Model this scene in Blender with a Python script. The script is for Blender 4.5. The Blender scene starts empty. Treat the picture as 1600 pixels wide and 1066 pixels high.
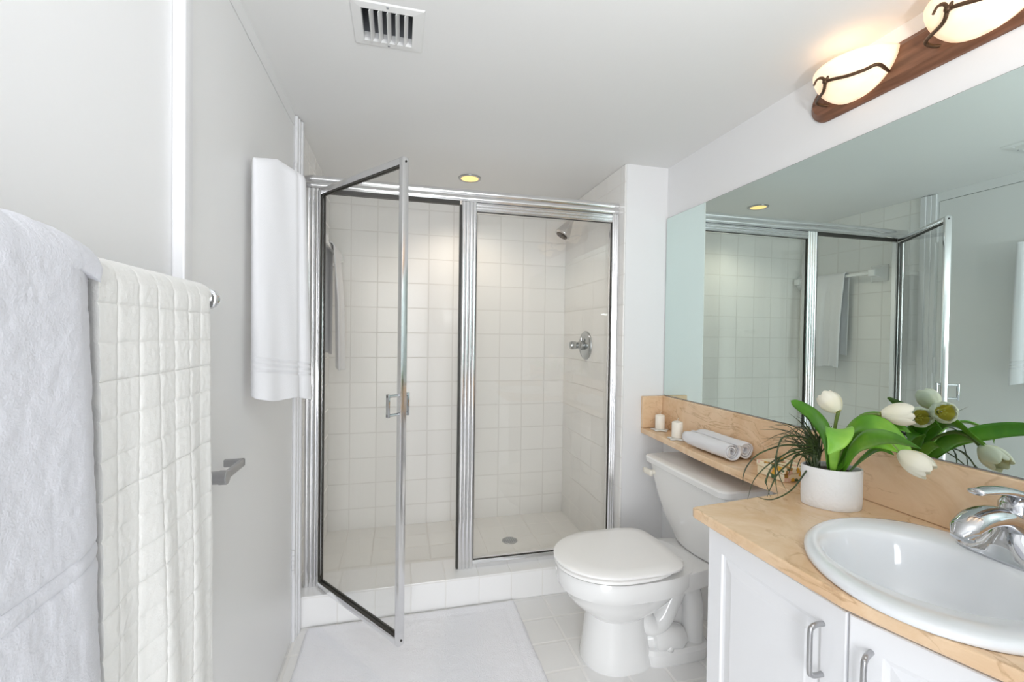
import bpy, bmesh, math, random
from mathutils import Vector, Matrix, noise
PI = math.pi
rnd = random.Random(7)
scene = bpy.context.scene
C = scene.collection

# ------------------------------------------------------------------ camera
cam_d = bpy.data.cameras.new('camera')
cam = bpy.data.objects.new('camera', cam_d)
C.objects.link(cam)
Rr = Vector((0.9697614, -0.24367538, 0.0136062))
Uu = Vector((-0.00982319, 0.01673329, 0.99981173))
Ff = Vector((0.24385718, 0.96971249, -0.01383363))
cm = Matrix((Rr, Uu, -Ff)).transposed().to_4x4()
cm.translation = Vector((0, 0, 1.275))
cam.matrix_world = cm
cam_d.sensor_fit = 'HORIZONTAL'
cam_d.sensor_width = 36.0
cam_d.lens = 36.0 * 694.6 / 1600.0
cam_d.clip_start = 0.02
scene.camera = cam

# ------------------------------------------------------------------ light and exposure
scene.view_settings.view_transform = 'Standard'
scene.view_settings.look = 'None'
scene.view_settings.gamma = 1.0
scene.view_settings.use_curve_mapping = False
scene.view_settings.exposure = 0.90
scene.cycles.max_bounces = 14
scene.cycles.diffuse_bounces = 8
scene.cycles.glossy_bounces = 8
scene.cycles.transparent_max_bounces = 24
scene.cycles.sample_clamp_indirect = 6.0
scene.cycles.use_denoising = True
wd = bpy.data.worlds.new('daylight')
scene.world = wd
wd.use_nodes = True
wd.node_tree.nodes['Background'].inputs[0].default_value = (0.90, 0.95, 1.0, 1)
wd.node_tree.nodes['Background'].inputs[1].default_value = 0.9

def light(name, kind, loc, energy, color=(1, 1, 1), rot=(0, 0, 0), **kw):
    d = bpy.data.lights.new(name, kind)
    d.energy = energy
    d.color = color
    for k, v in kw.items():
        setattr(d, k, v)
    o = bpy.data.objects.new(name, d)
    C.objects.link(o)
    o.location = loc
    o.rotation_euler = rot
    return o

# daylight from the room beyond the open doorway behind the camera
light('doorway_daylight', 'AREA', (-0.28, -2.4, 1.25), 92, (0.96, 0.975, 1.0), (PI / 2, 0, 0),
      shape='RECTANGLE', size=2.6, size_y=2.2)
# added fill lamp beside the camera, aimed at the ceiling to brighten the room
light('ceiling_fill', 'AREA', (0.60, 0.02, 1.50), 6, (0.97, 0.985, 1.0), (math.radians(168), 0, 0),
      shape='DISK', size=0.10)
# the shower's recessed downlight
light('downlight_lamp', 'SPOT', (0.37, 2.495, 2.13), 5.0, (1.0, 0.86, 0.70), (0, 0, 0),
      spot_size=2.5, spot_blend=0.6, shadow_soft_size=0.04)

# ------------------------------------------------------------------ materials
MATS = {}
def setp(b, **kw):
    al = {'base': 'Base Color', 'rough': 'Roughness', 'metal': 'Metallic', 'spec': 'Specular IOR Level',
          'sheen': 'Sheen Weight', 'coat': 'Coat Weight', 'emis': 'Emission Color', 'estr': 'Emission Strength',
          'sss': 'Subsurface Weight', 'trans': 'Transmission Weight', 'ior': 'IOR'}
    for k, v in kw.items():
        if isinstance(v, tuple) and len(v) == 3:
            v = (*v, 1)
        b.inputs[al[k]].default_value = v

def mat(name, base, rough=0.5, bump=None, **kw):
    """principled material; bump = (noise scale, strength, distance)"""
    m = bpy.data.materials.new(name)
    m.use_nodes = True
    nt = m.node_tree
    b = nt.nodes['Principled BSDF']
    setp(b, base=base, rough=rough, **kw)
    tc = nt.nodes.new('ShaderNodeTexCoord')
    nz = nt.nodes.new('ShaderNodeTexNoise')
    nz.inputs['Scale'].default_value = bump[0] if bump else 6.0
    nz.inputs['Detail'].default_value = 4
    nt.links.new(tc.outputs['Object'], nz.inputs['Vector'])
    if bump:
        bp = nt.nodes.new('ShaderNodeBump')
        bp.inputs['Strength'].default_value = bump[1]
        bp.inputs['Distance'].default_value = bump[2]
        nt.links.new(nz.outputs['Fac'], bp.inputs['Height'])
        nt.links.new(bp.outputs['Normal'], b.inputs['Normal'])
    else:
        # faint procedural variation of the gloss
        mr = nt.nodes.new('ShaderNodeMapRange')
        mr.inputs['To Min'].default_value = max(0.0, rough * 0.93)
        mr.inputs['To Max'].default_value = min(1.0, rough * 1.07)
        nt.links.new(nz.outputs['Fac'], mr.inputs['Value'])
        nt.links.new(mr.outputs['Result'], b.inputs['Roughness'])
    MATS[name] = m
    return m

def tile_mat(name, base, grout, axes, offs, pitch, width, rough, spec=0.5):
    """square tiles laid out in world axes (e.g. 'xz')"""
    m = bpy.data.materials.new(name)
    m.use_nodes = True
    nt = m.node_tree
    b = nt.nodes['Principled BSDF']
    setp(b, spec=spec)
    geo = nt.nodes.new('ShaderNodeNewGeometry')
    sp = nt.nodes.new('ShaderNodeSeparateXYZ')
    nt.links.new(geo.outputs['Position'], sp.inputs[0])
    def M(op, a, bv=None):
        n = nt.nodes.new('ShaderNodeMath')
        n.operation = op
        for i, v in enumerate((a, bv)):
            if v is None:
                continue
            if isinstance(v, (int, float)):
                n.inputs[i].default_value = v
            else:
                nt.links.new(v, n.inputs[i])
        return n.outputs[0]
    dist = []
    cells = []
    for ax, of in zip(axes, offs):
        v = M('DIVIDE', M('SUBTRACT', sp.outputs['XYZ'.index(ax.upper())], of), pitch)
        cells.append(M('FLOOR', v))
        f = M('FRACT', v)
        dist.append(M('SUBTRACT', 0.5, M('ABSOLUTE', M('SUBTRACT', f, 0.5))))
    d = M('MULTIPLY', M('MINIMUM', dist[0], dist[1]), pitch)
    mr = nt.nodes.new('ShaderNodeMapRange')
    mr.interpolation_type = 'SMOOTHSTEP'
    mr.inputs['From Min'].default_value = width * 0.35
    mr.inputs['From Max'].default_value = width * 0.75
    nt.links.new(d, mr.inputs['Value'])
    cmb = nt.nodes.new('ShaderNodeCombineXYZ')
    nt.links.new(cells[0], cmb.inputs[0]); nt.links.new(cells[1], cmb.inputs[1])
    wn = nt.nodes.new('ShaderNodeTexWhiteNoise')
    nt.links.new(cmb.outputs[0], wn.inputs['Vector'])
    var = nt.nodes.new('ShaderNodeMapRange')
    var.inputs['To Min'].default_value = 0.965
    var.inputs['To Max'].default_value = 1.0
    nt.links.new(wn.outputs['Value'], var.inputs['Value'])
    tint = nt.nodes.new('ShaderNodeVectorMath'); tint.operation = 'SCALE'
    tint.inputs[0].default_value = base
    nt.links.new(var.outputs['Result'], tint.inputs['Scale'])
    mx = nt.nodes.new('ShaderNodeMix'); mx.data_type = 'RGBA'
    mx.inputs[6].default_value = (*grout, 1)
    nt.links.new(mr.outputs['Result'], mx.inputs[0])
    nt.links.new(tint.outputs[0], mx.inputs[7])
    nt.links.new(mx.outputs[2], b.inputs['Base Color'])
    rg = nt.nodes.new('ShaderNodeMapRange')
    rg.inputs['To Min'].default_value = 0.7
    rg.inputs['To Max'].default_value = rough
    nt.links.new(mr.outputs['Result'], rg.inputs['Value'])
    nt.links.new(rg.outputs['Result'], b.inputs['Roughness'])
    bp = nt.nodes.new('ShaderNodeBump')
    bp.inputs['Strength'].default_value = 0.35
    bp.inputs['Distance'].default_value = 0.002
    nt.links.new(mr.outputs['Result'], bp.inputs['Height'])
    nt.links.new(bp.outputs['Normal'], b.inputs['Normal'])
    MATS[name] = m
    return m

def marble_mat(name):
    m = bpy.data.materials.new(name)
    m.use_nodes = True
    nt = m.node_tree
    b = nt.nodes['Principled BSDF']
    setp(b, rough=0.22)
    tc = nt.nodes.new('ShaderNodeTexCoord')
    n1 = nt.nodes.new('ShaderNodeTexNoise'); n1.inputs['Scale'].default_value = 5; n1.inputs['Detail'].default_value = 12; n1.inputs['Roughness'].default_value = 0.68
    n1.inputs['Distortion'].default_value = 0.9
    r1 = nt.nodes.new('ShaderNodeValToRGB')
    r1.color_ramp.elements[0].position = 0.38; r1.color_ramp.elements[0].color = (0.70, 0.475, 0.285, 1)
    r1.color_ramp.elements[1].position = 0.60; r1.color_ramp.elements[1].color = (0.80, 0.60, 0.405, 1)
    # thin broken brown veins: noise ridges, gated by a second noise
    mp = nt.nodes.new('ShaderNodeMapping'); mp.inputs['Scale'].default_value = (1.0, 0.45, 1.3)
    mp.inputs['Rotation'].default_value = (0.3, 0.2, 0.6)
    n2 = nt.nodes.new('ShaderNodeTexNoise'); n2.inputs['Scale'].default_value = 9; n2.inputs['Detail'].default_value = 7
    n2.inputs['Distortion'].default_value = 1.2
    r2 = nt.nodes.new('ShaderNodeValToRGB')
    e = r2.color_ramp.elements
    e[0].position = 0.478; e[0].color = (0, 0, 0, 1)
    e[1].position = 0.522; e[1].color = (0, 0, 0, 1)
    k = e.new(0.5); k.color = (1, 1, 1, 1)
    n3 = nt.nodes.new('ShaderNodeTexNoise'); n3.inputs['Scale'].default_value = 7; n3.inputs['Detail'].default_value = 3
    r3 = nt.nodes.new('ShaderNodeValToRGB')
    r3.color_ramp.elements[0].position = 0.44; r3.color_ramp.elements[1].position = 0.60
    mu = nt.nodes.new('ShaderNodeMath'); mu.operation = 'MULTIPLY'
    mu2 = nt.nodes.new('ShaderNodeMath'); mu2.operation = 'MULTIPLY'; mu2.inputs[1].default_value = 0.50
    mx = nt.nodes.new('ShaderNodeMix'); mx.data_type = 'RGBA'
    mx.inputs[7].default_value = (0.36, 0.185, 0.075, 1)
    L = nt.links.new
    L(tc.outputs['Object'], n1.inputs['Vector']); L(tc.outputs['Object'], mp.inputs['Vector'])
    L(mp.outputs[0], n2.inputs['Vector']); L(tc.outputs['Object'], n3.inputs['Vector'])
    L(n1.outputs['Fac'], r1.inputs[0]); L(n2.outputs['Fac'], r2.inputs[0]); L(n3.outputs['Fac'], r3.inputs[0])
    L(r2.outputs[0], mu.inputs[0]); L(r3.outputs[0], mu.inputs[1]); L(mu.outputs[0], mu2.inputs[0])
    L(mu2.outputs[0], mx.inputs[0]); L(r1.outputs[0], mx.inputs[6]); L(mx.outputs[2], b.inputs['Base Color'])
    MATS[name] = m
    return m

def glass_mat(name, tint, extra=0.0):
    """thin clear pane: transparent + Schlick-weighted gloss"""
    m = bpy.data.materials.new(name)
    m.use_nodes = True
    nt = m.node_tree
    nt.nodes.remove(nt.nodes['Principled BSDF'])
    out = nt.nodes['Material Output']
    tr = nt.nodes.new('ShaderNodeBsdfTransparent'); tr.inputs[0].default_value = (*tint, 1)
    gl = nt.nodes.new('ShaderNodeBsdfGlossy'); gl.inputs['Roughness'].default_value = 0.0
    lw = nt.nodes.new('ShaderNodeLayerWeight'); lw.inputs['Blend'].default_value = 0.5
    pw = nt.nodes.new('ShaderNodeMath'); pw.operation = 'POWER'; pw.inputs[1].default_value = 5
    ma = nt.nodes.new('ShaderNodeMath'); ma.operation = 'MULTIPLY_ADD'
    ma.inputs[1].default_value = 0.95; ma.inputs[2].default_value = 0.040 + extra
    mx = nt.nodes.new('ShaderNodeMixShader')
    L = nt.links.new
    L(lw.outputs['Facing'], pw.inputs[0]); L(pw.outputs[0], ma.inputs[0]); L(ma.outputs[0], mx.inputs[0])
    L(tr.outputs[0], mx.inputs[1]); L(gl.outputs[0], mx.inputs[2]); L(mx.outputs[0], out.inputs[0])
    MATS[name] = m
    return m

def ramp_mat(name, scale, stops, rough=0.5, stretch=(1, 1, 1), detail=5, bump=0.0, voronoi=False, **kw):
    m = bpy.data.materials.new(name)
    m.use_nodes = True
    nt = m.node_tree
    b = nt.nodes['Principled BSDF']
    setp(b, rough=rough, **kw)
    tc = nt.nodes.new('ShaderNodeTexCoord')
    mp = nt.nodes.new('ShaderNodeMapping'); mp.inputs['Scale'].default_value = stretch
    if voronoi:
        n = nt.nodes.new('ShaderNodeTexVoronoi'); n.inputs['Scale'].default_value = scale
        s = nt.nodes.new('ShaderNodeSeparateColor')
        nt.links.new(n.outputs['Color'], s.inputs[0]); fac = s.outputs[0]
    else:
        n = nt.nodes.new('ShaderNodeTexNoise'); n.inputs['Scale'].default_value = scale
        n.inputs['Detail'].default_value = detail
        fac = n.outputs['Fac']
    r = nt.nodes.new('ShaderNodeValToRGB')
    el = r.color_ramp.elements
    el[0].position, el[0].color = stops[0][0], (*stops[0][1], 1)
    el[1].position, el[1].color = stops[-1][0], (*stops[-1][1], 1)
    for p, c in stops[1:-1]:
        q = el.new(p); q.color = (*c, 1)
    if voronoi:
        r.color_ramp.interpolation = 'CONSTANT'
    nt.links.new(tc.outputs['Object'], mp.inputs[0]); nt.links.new(mp.outputs[0], n.inputs['Vector'])
    nt.links.new(fac, r.inputs[0]); nt.links.new(r.outputs[0], b.inputs['Base Color'])
    if bump:
        bp = nt.nodes.new('ShaderNodeBump'); bp.inputs['Strength'].default_value = bump
        bp.inputs['Distance'].default_value = 0.002
        nt.links.new(n.outputs[0], bp.inputs['Height']); nt.links.new(bp.outputs[0], b.inputs['Normal'])
    MATS[name] = m
    return m

PAINT = mat('white_wall_paint', (0.785, 0.785, 0.79), 0.55, bump=(90, 0.12, 0.002))
CEIL = mat('ceiling_paint', (0.77, 0.77, 0.765), 0.7, bump=(120, 0.08, 0.002))
DOORP = mat('door_paint', (0.765, 0.765, 0.765), 0.38, bump=(160, 0.03, 0.001))
TRIMP = mat('trim_gloss_paint', (0.73, 0.73, 0.745), 0.3)
P = 0.157
TILE_X = tile_mat('shower_wall_tile_back', (0.86, 0.85, 0.83), (0.74, 0.725, 0.70), 'xz', (0.173, 0.023), P, 0.006, 0.16, 0.22)
TILE_Y = tile_mat('shower_wall_tile_side', (0.86, 0.85, 0.83), (0.74, 0.725, 0.70), 'yz', (2.9, 0.023), P, 0.006, 0.16, 0.35)
TILE_F = tile_mat('floor_tile', (0.85, 0.845, 0.835), (0.86, 0.85, 0.83), 'xy', (0.687, 2.045), P, 0.009, 0.22)
TILE_S = tile_mat('shower_floor_tile', (0.85, 0.84, 0.815), (0.74, 0.72, 0.69), 'xy', (0.173, 2.9), P, 0.006, 0.2)
TILE_C = tile_mat('curb_tile', (0.87, 0.865, 0.86), (0.76, 0.75, 0.73), 'xz', (0.687, 0.128), P, 0.005, 0.15)
PORC = mat('white_porcelain', (0.83, 0.83, 0.825), 0.10, coat=0.4)
BASIN = mat('white_china', (0.79, 0.81, 0.835), 0.08, coat=0.4)
SEATP = mat('bone_plastic', (0.91, 0.90, 0.885), 0.25)
LEVERP = mat('cream_plastic', (0.82, 0.78, 0.69), 0.3)
CHROME = mat('polished_chrome', (0.62, 0.63, 0.65), 0.06, metal=1.0)
ALU = mat('bright_aluminium', (0.83, 0.83, 0.84), 0.16, metal=1.0)
SATIN = mat('satin_nickel', (0.47, 0.47, 0.48), 0.32, metal=1.0)
GREYM = mat('grey_chrome', (0.50, 0.51, 0.51), 0.22, metal=1.0)
GASKET = mat('dark_gasket', (0.03, 0.027, 0.022), 0.5)
GAP = mat('dark_gap', (0.12, 0.115, 0.11), 0.8)
CABP = mat('cabinet_thermofoil', (0.80, 0.805, 0.825), 0.32)
MARBLE = marble_mat('cream_marble')
MIRROR = mat('mirror_silver', (0.70, 0.81, 0.78), 0.0, metal=1.0)
GLASS = glass_mat('shower_glass', (0.98, 0.98, 0.972), 0.0)
TERRY = mat('white_terry', (0.64, 0.645, 0.69), 0.95, bump=(420, 0.35, 0.002), sheen=0.15)
TERRYC = mat('cream_terry', (0.77, 0.765, 0.745), 0.95, bump=(380, 0.3, 0.002), sheen=0.15)
TERRYS = mat('smooth_terry', (0.72, 0.72, 0.74), 0.95, bump=(500, 0.25, 0.002), sheen=0.2)
MATW = mat('bath_mat_cotton', (0.92, 0.92, 0.96), 0.95, bump=(260, 0.7, 0.005), sheen=0.3)
WAX = mat('ivory_wax', (0.85, 0.80, 0.71), 0.45, sss=0.0)
WICK = mat('wick', (0.75, 0.70, 0.62), 0.9)
POTW = mat('embossed_white_ceramic', (0.83, 0.83, 0.83), 0.45, bump=(130, 0.6, 0.003))
SOIL = mat('dark_moss', (0.05, 0.035, 0.02), 0.95, bump=(120, 1.0, 0.01))
BLADE = ramp_mat('grass_blade_green', 14, [(0.3, (0.018, 0.030, 0.012)), (0.7, (0.055, 0.085, 0.022))], 0.4)
LEAFG = ramp_mat('tulip_leaf_green', 9, [(0.3, (0.045, 0.17, 0.010)), (0.52, (0.10, 0.30, 0.015)), (0.72, (0.24, 0.48, 0.035))], 0.35, stretch=(1, 1, 0.6))
LEAFL = ramp_mat('light_leaf_green', 11, [(0.3, (0.12, 0.36, 0.03)), (0.7, (0.33, 0.60, 0.08))], 0.35)
STEM = mat('tulip_stem', (0.14, 0.20, 0.045), 0.45)
PETAL = mat('cream_petal', (0.93, 0.91, 0.80), 0.45, bump=(60, 0.15, 0.002))
THROAT = mat('yellow_throat', (1.0, 0.93, 0.30), 0.5)
def translucent(m, w):
    nt = m.node_tree
    b = nt.nodes['Principled BSDF']; out = nt.nodes['Material Output']
    t = nt.nodes.new('ShaderNodeBsdfTranslucent'); t.inputs[0].default_value = b.inputs['Base Color'].default_value
    x = nt.nodes.new('ShaderNodeMixShader'); x.inputs[0].default_value = w
    nt.links.new(b.outputs[0], x.inputs[1]); nt.links.new(t.outputs[0], x.inputs[2]); nt.links.new(x.outputs[0], out.inputs[0])
translucent(PETAL, 0.30)
translucent(THROAT, 0.5)
IRON = mat('bronze_iron', (0.105, 0.058, 0.030), 0.45, metal=0.6, bump=(60, 0.2, 0.002))
WOOD = ramp_mat('walnut_wood', 9, [(0.3, (0.125, 0.050, 0.024)), (0.7, (0.245, 0.110, 0.060))], 0.4, stretch=(8, 1, 8), bump=0.1)
VENTP = mat('vent_enamel', (0.76, 0.76, 0.755), 0.4)
DUCT = mat('duct_grey', (0.30, 0.31, 0.33), 0.5, metal=0.5)
DARK = mat('duct_dark', (0.02, 0.02, 0.022), 0.8)
DISH = mat('pearl_glass', (0.72, 0.72, 0.69), 0.12, coat=0.6)
FLORAL = ramp_mat('floral_paper', 62, [(0.0, (0.80, 0.70, 0.50)), (0.45, (0.66, 0.36, 0.04)), (0.56, (0.06, 0.12, 0.05)),
                  (0.68, (0.75, 0.50, 0.40)), (0.80, (0.82, 0.76, 0.60)), (0.92, (0.35, 0.18, 0.04))], 0.5, voronoi=True)
SHADE = bpy.data.materials.new('alabaster_glass')
SHADE.use_nodes = True
def _shade():
    nt = SHADE.node_tree
    b = nt.nodes['Principled BSDF']
    setp(b, base=(0.85, 0.76, 0.63), rough=0.35)
    tc = nt.nodes.new('ShaderNodeTexCoord')
    mp = nt.nodes.new('ShaderNodeMapping'); mp.inputs['Scale'].default_value = (1, 1, 3.0)
    mp.inputs['Rotation'].default_value = (0.5, 0.3, 0)
    n = nt.nodes.new('ShaderNodeTexNoise'); n.inputs['Scale'].default_value = 9; n.inputs['Detail'].default_value = 3
    r = nt.nodes.new('ShaderNodeValToRGB')
    r.color_ramp.elements[0].position = 0.3; r.color_ramp.elements[0].color = (0.95, 0.56, 0.28, 1)
    r.color_ramp.elements[1].position = 0.75; r.color_ramp.elements[1].color = (1.05, 0.80, 0.54, 1)
    L = nt.links.new
    L(tc.outputs['Object'], mp.inputs[0]); L(mp.outputs[0], n.inputs['Vector']); L(n.outputs['Fac'], r.inputs[0])
    L(r.outputs[0], b.inputs['Emission Color'])
    b.inputs['Emission Strength'].default_value = 0.38
_shade()
BULB = mat('lamp_bulb', (1, 0.9, 0.75), 0.4, emis=(1.0, 0.78, 0.50), estr=1.5)
LENS = mat('warm_downlight_reflector', (0.8, 0.6, 0.3), 0.3, emis=(1.0, 0.56, 0.17), estr=0.72)

# ------------------------------------------------------------------ mesh helpers
def link(name, bm, m, parent=None, smooth=True, mods=None, mats=None):
    me = bpy.data.meshes.new(name)
    bmesh.ops.recalc_face_normals(bm, faces=bm.faces)
    bm.to_mesh(me)
    bm.free()
    for mm in (mats or [m]):
        me.materials.append(mm)
    if smooth:
        for p in me.polygons:
            p.use_smooth = True
    o = bpy.data.objects.new(name, me)
    C.objects.link(o)
    if parent:
        o.parent = parent
        o.matrix_parent_inverse = Matrix.Translation(-parent_loc(parent))
    if smooth == 'auto':
        md = o.modifiers.new('Edge', 'EDGE_SPLIT'); md.split_angle = math.radians(35)
    for kind, kw in (mods or []):
        md = o.modifiers.new(kind, kind)
        for k, v in kw.items():
            setattr(md, k, v)
    return o

def parent_loc(p):
    v = Vector(p.location)
    if p.parent:
        v = v + parent_loc(p.parent) - (parent_loc(p.parent) if p.type == 'MESH' else Vector((0, 0, 0)))
    return v

def thing(name, label, cat, loc, group=None):
    o = bpy.data.objects.new(name, None)
    o.empty_display_size = 0.05
    C.objects.link(o)
    o.location = loc
    return tag(o, label, cat, group)

def tag(o, label, cat, group=None):
    o['label'] = label
    o['category'] = cat
    if group:
        o['group'] = group
    return o

def struct(name, bm, m, parent=None, **kw):
    o = link(name, bm, m, parent, **kw)
    o['kind'] = 'structure'
    return o

def B():
    return bmesh.new()

def box(bm, x0, x1, y0, y1, z0, z1, bev=0.0, seg=2, mi=0):
    n0 = len(bm.verts)
    vs = [bm.verts.new((x, y, z)) for x in (x0, x1) for y in (y0, y1) for z in (z0, z1)]
    fs = [(0, 1, 3, 2), (4, 6, 7, 5), (0, 4, 5, 1), (2, 3, 7, 6), (0, 2, 6, 4), (1, 5, 7, 3)]
    faces = [bm.faces.new([vs[i] for i in f]) for f in fs]
    for f in faces:
        f.material_index = mi
    if bev:
        es = list({e for f in faces for e in f.edges})
        bmesh.ops.recalc_face_normals(bm, faces=faces)
        bmesh.ops.bevel(bm, geom=es, offset=bev, segments=seg, profile=0.5, affect='EDGES')
    return bm

def obox(bm, o, ax, ay, az, bev=0.0, seg=2):
    """oriented box from corner o with edge vectors"""
    o, ax, ay, az = Vector(o), Vector(ax), Vector(ay), Vector(az)
    vs = [bm.verts.new(o + ax * i + ay * j + az * k) for i in (0, 1) for j in (0, 1) for k in (0, 1)]
    fs = [(0, 1, 3, 2), (4, 6, 7, 5), (0, 4, 5, 1), (2, 3, 7, 6), (0, 2, 6, 4), (1, 5, 7, 3)]
    faces = [bm.faces.new([vs[i] for i in f]) for f in fs]
    if bev:
        es = list({e for f in faces for e in f.edges})
        bmesh.ops.recalc_face_normals(bm, faces=faces)
        bmesh.ops.bevel(bm, geom=es, offset=bev, segments=seg, profile=0.5, affect='EDGES')
    return bm

def loft(bm, rings, cap0=True, cap1=True, closed=True, mi=0):
    rs = [[bm.verts.new(p) for p in r] for r in rings]
    n = len(rs[0])
    for a, b in zip(rs, rs[1:]):
        for i in range(n if closed else n - 1):
            j = (i + 1) % n
            f = bm.faces.new((a[i], a[j], b[j], b[i]))
            f.material_index = mi
    if cap0:
        bm.faces.new(rs[0][::-1]).material_index = mi
    if cap1:
        bm.faces.new(rs[-1]).material_index = mi
    return rs

def basis(d):
    d = Vector(d).normalized()
    up = Vector((0, 0, 1)) if abs(d.z) < 0.95 else Vector((1, 0, 0))
    a = d.cross(up).normalized()
    return a, a.cross(d).normalized(), d

def tube(bm, pts, rad, n=12, cap=True):
    pts = [Vector(p) for p in pts]
    if not isinstance(rad, (list, tuple)):
        rad = [rad] * len(pts)
    a, b, d = basis(pts[1] - pts[0])
    rings = []
    for i, p in enumerate(pts):
        t = (pts[min(i + 1, len(pts) - 1)] - pts[max(i - 1, 0)]).normalized()
        a = (a - t * a.dot(t)).normalized()
        b = t.cross(a)
        rings.append([p + (a * math.cos(2 * PI * k / n) + b * math.sin(2 * PI * k / n)) * rad[i] for k in range(n)])
    loft(bm, rings, cap, cap)

def smooth_path(pts, sub=6):
    """Catmull-Rom through the points"""
    pts = [Vector(p) for p in pts]
    q = [pts[0] * 2 - pts[1]] + pts + [pts[-1] * 2 - pts[-2]]
    out = []
    for i in range(1, len(q) - 2):
        p0, p1, p2, p3 = q[i - 1:i + 3]
        for s in range(sub):
            t = s / sub
            out.append(0.5 * ((2 * p1) + (p2 - p0) * t + (2 * p0 - 5 * p1 + 4 * p2 - p3) * t * t
                              + (3 * p1 - p0 - 3 * p2 + p3) * t ** 3))
    out.append(pts[-1])
    return out

def lathe(bm, prof, c=(0, 0, 0), axis=(0, 0, 1), n=32, cap=True):
    """profile of (radius, height along axis)"""
    a, b, d = basis(axis)
    c = Vector(c)
    rings = [[c + d * h + (a * math.cos(2 * PI * k / n) + b * math.sin(2 * PI * k / n)) * max(r, 1e-5)
              for k in range(n)] for r, h in prof]
    loft(bm, rings, cap, cap)

def prism(bm, outline, z0, z1, bev=0.0, seg=2):
    vs = [bm.verts.new((x, y, z0)) for x, y in outline]
    f0 = bm.faces.new(vs[::-1])
    ex = bmesh.ops.extrude_face_region(bm, geom=[f0])
    top = [v for v in ex['geom'] if isinstance(v, bmesh.types.BMVert)]
    for v in top:
        v.co.z = z1
    if bev:
        bmesh.ops.recalc_face_normals(bm, faces=bm.faces)
        bm.edges.ensure_lookup_table()
        es = [e for e in bm.edges if all(v in top for v in e.verts)] + \
             [e for e in bm.edges if all(v in vs for v in e.verts)]
        bmesh.ops.bevel(bm, geom=es, offset=bev, segments=seg, profile=0.5, affect='EDGES')

def ell(cx, cy, ax, ay, z, n=48, rot=0.0, p=2.0):
    out = []
    for k in range(n):
        t = 2 * PI * k / n
        c, s = math.cos(t), math.sin(t)
        x = ax * math.copysign(abs(c) ** (2 / p), c)
        y = ay * math.copysign(abs(s) ** (2 / p), s)
        out.append(Vector((cx + x * math.cos(rot) - y * math.sin(rot), cy + x * math.sin(rot) + y * math.cos(rot), z)))
    return out

# ------------------------------------------------------------------ the room
XR, XL, XS = 1.347, -0.4216, 1.106      # right wall, left wall, inner shower face of the return wall
ZC = 2.153
YRET, YE, YB = 2.064, 2.148, 2.90      # return wall front, shower enclosure plane, shower back wall
YN = -0.55                              # near wall with the doorway

bm = B(); box(bm, XL - 0.1, XR + 0.1, YN - 0.1, 2.06, -0.08, 0.0)
struct('floor', bm, TILE_F, smooth=False)
bm = B(); box(bm, XL - 0.1, XR + 0.1, YN - 0.1, YB + 0.1, ZC, ZC + 0.02)
# the opening above the vent is left out of the slab
bm.free()
bm = B()
VX0, VX1, VY0, VY1 = -0.112, 0.026, 1.268, 1.404
for a in ((XL - 0.1, VX0, YN - 0.1, YB + 0.1), (VX1, XR + 0.1, YN - 0.1, YB + 0.1),
          (VX0, VX1, YN - 0.1, VY0), (VX0, VX1, VY1, YB + 0.1)):
    box(bm, *a, ZC, ZC + 0.02)
struct('ceiling', bm, CEIL, smooth=False)
bm = B(); box(bm, XR, XR + 0.1, YN, YRET, 0, ZC)
struct('wall_right', bm, PAINT, smooth=False)
# left wall: beside and above the room door
bm = B()
box(bm, XL - 0.1, XL, YN, 1.04, 0, ZC)
box(bm, XL - 0.1, XL, 1.04, 1.962, 2.104, ZC)
box(bm, XL - 0.1, XL, 1.962, 2.05, 0, ZC)
struct('wall_left', bm, PAINT, smooth=False)
bm = B(); box(bm, XL - 0.1, XL, 2.05, YB, 0, ZC)
struct('wall_shower_left', bm, TILE_Y, smooth=False)
bm = B(); box(bm, XL - 0.1, XS + 0.1, YB, YB + 0.1, 0, ZC)
struct('wall_back', bm, TILE_X, smooth=False)
bm = B()
box(bm, XS + 0.004, XR, YRET, YB, 0, ZC)
struct('wall_return', bm, PAINT, smooth=False)
bm = B()
box(bm, XS - 0.004, XS + 0.004, YRET + 0.012, YB, 0, ZC - 0.002, 0.0)
box(bm, XS - 0.004, XS + 0.004, YRET + 0.001, YRET + 0.012, 0, ZC - 0.002, 0.003)
struct('wall_shower_right', bm, TILE_Y, smooth=False)
# near wall with an open doorway the camera looks in through
bm = B()
box(bm, XL - 0.1, -0.36, YN - 0.1, YN, 0, ZC)
box(bm, 0.28, XR + 0.1, YN - 0.1, YN, 0, ZC)
box(bm, -0.36, 0.28, YN - 0.1, YN, 2.08, ZC)
struct('wall_near', bm, PAINT, smooth=False)
# shower curb and pan
bm = B(); box(bm, XL, XS - 0.004, 2.053, 2.245, 0, 0.1345, 0.004, 2)
struct('shower_curb', bm, TILE_C, smooth=False)
bm = B(); box(bm, XL, XS - 0.004, 2.245, YB, -0.05, 0.052)
struct('shower_floor', bm, TILE_S, smooth=False)

# casings of the room door: stepped mouldings from floor to ceiling
def casing(name, y0, y1, flip):
    bm = B()
    w = y1 - y0
    steps = ((0.0, 0.30, 0.012), (0.30, 0.62, 0.016), (0.62, 1.0, 0.022))
    for a, b_, d in steps:
        ya, yb = (y0 + w * a, y0 + w * b_) if not flip else (y1 - w * b_, y1 - w * a)
        box(bm, XL, XL + d, ya, yb, 0.0, ZC - 0.004, 0.003, 2)
    return struct(name, bm, TRIMP, smooth=False)
casing('trim_1', 0.975, 1.036, True)
casing('trim_2', 1.968, 2.046, False)

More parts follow.
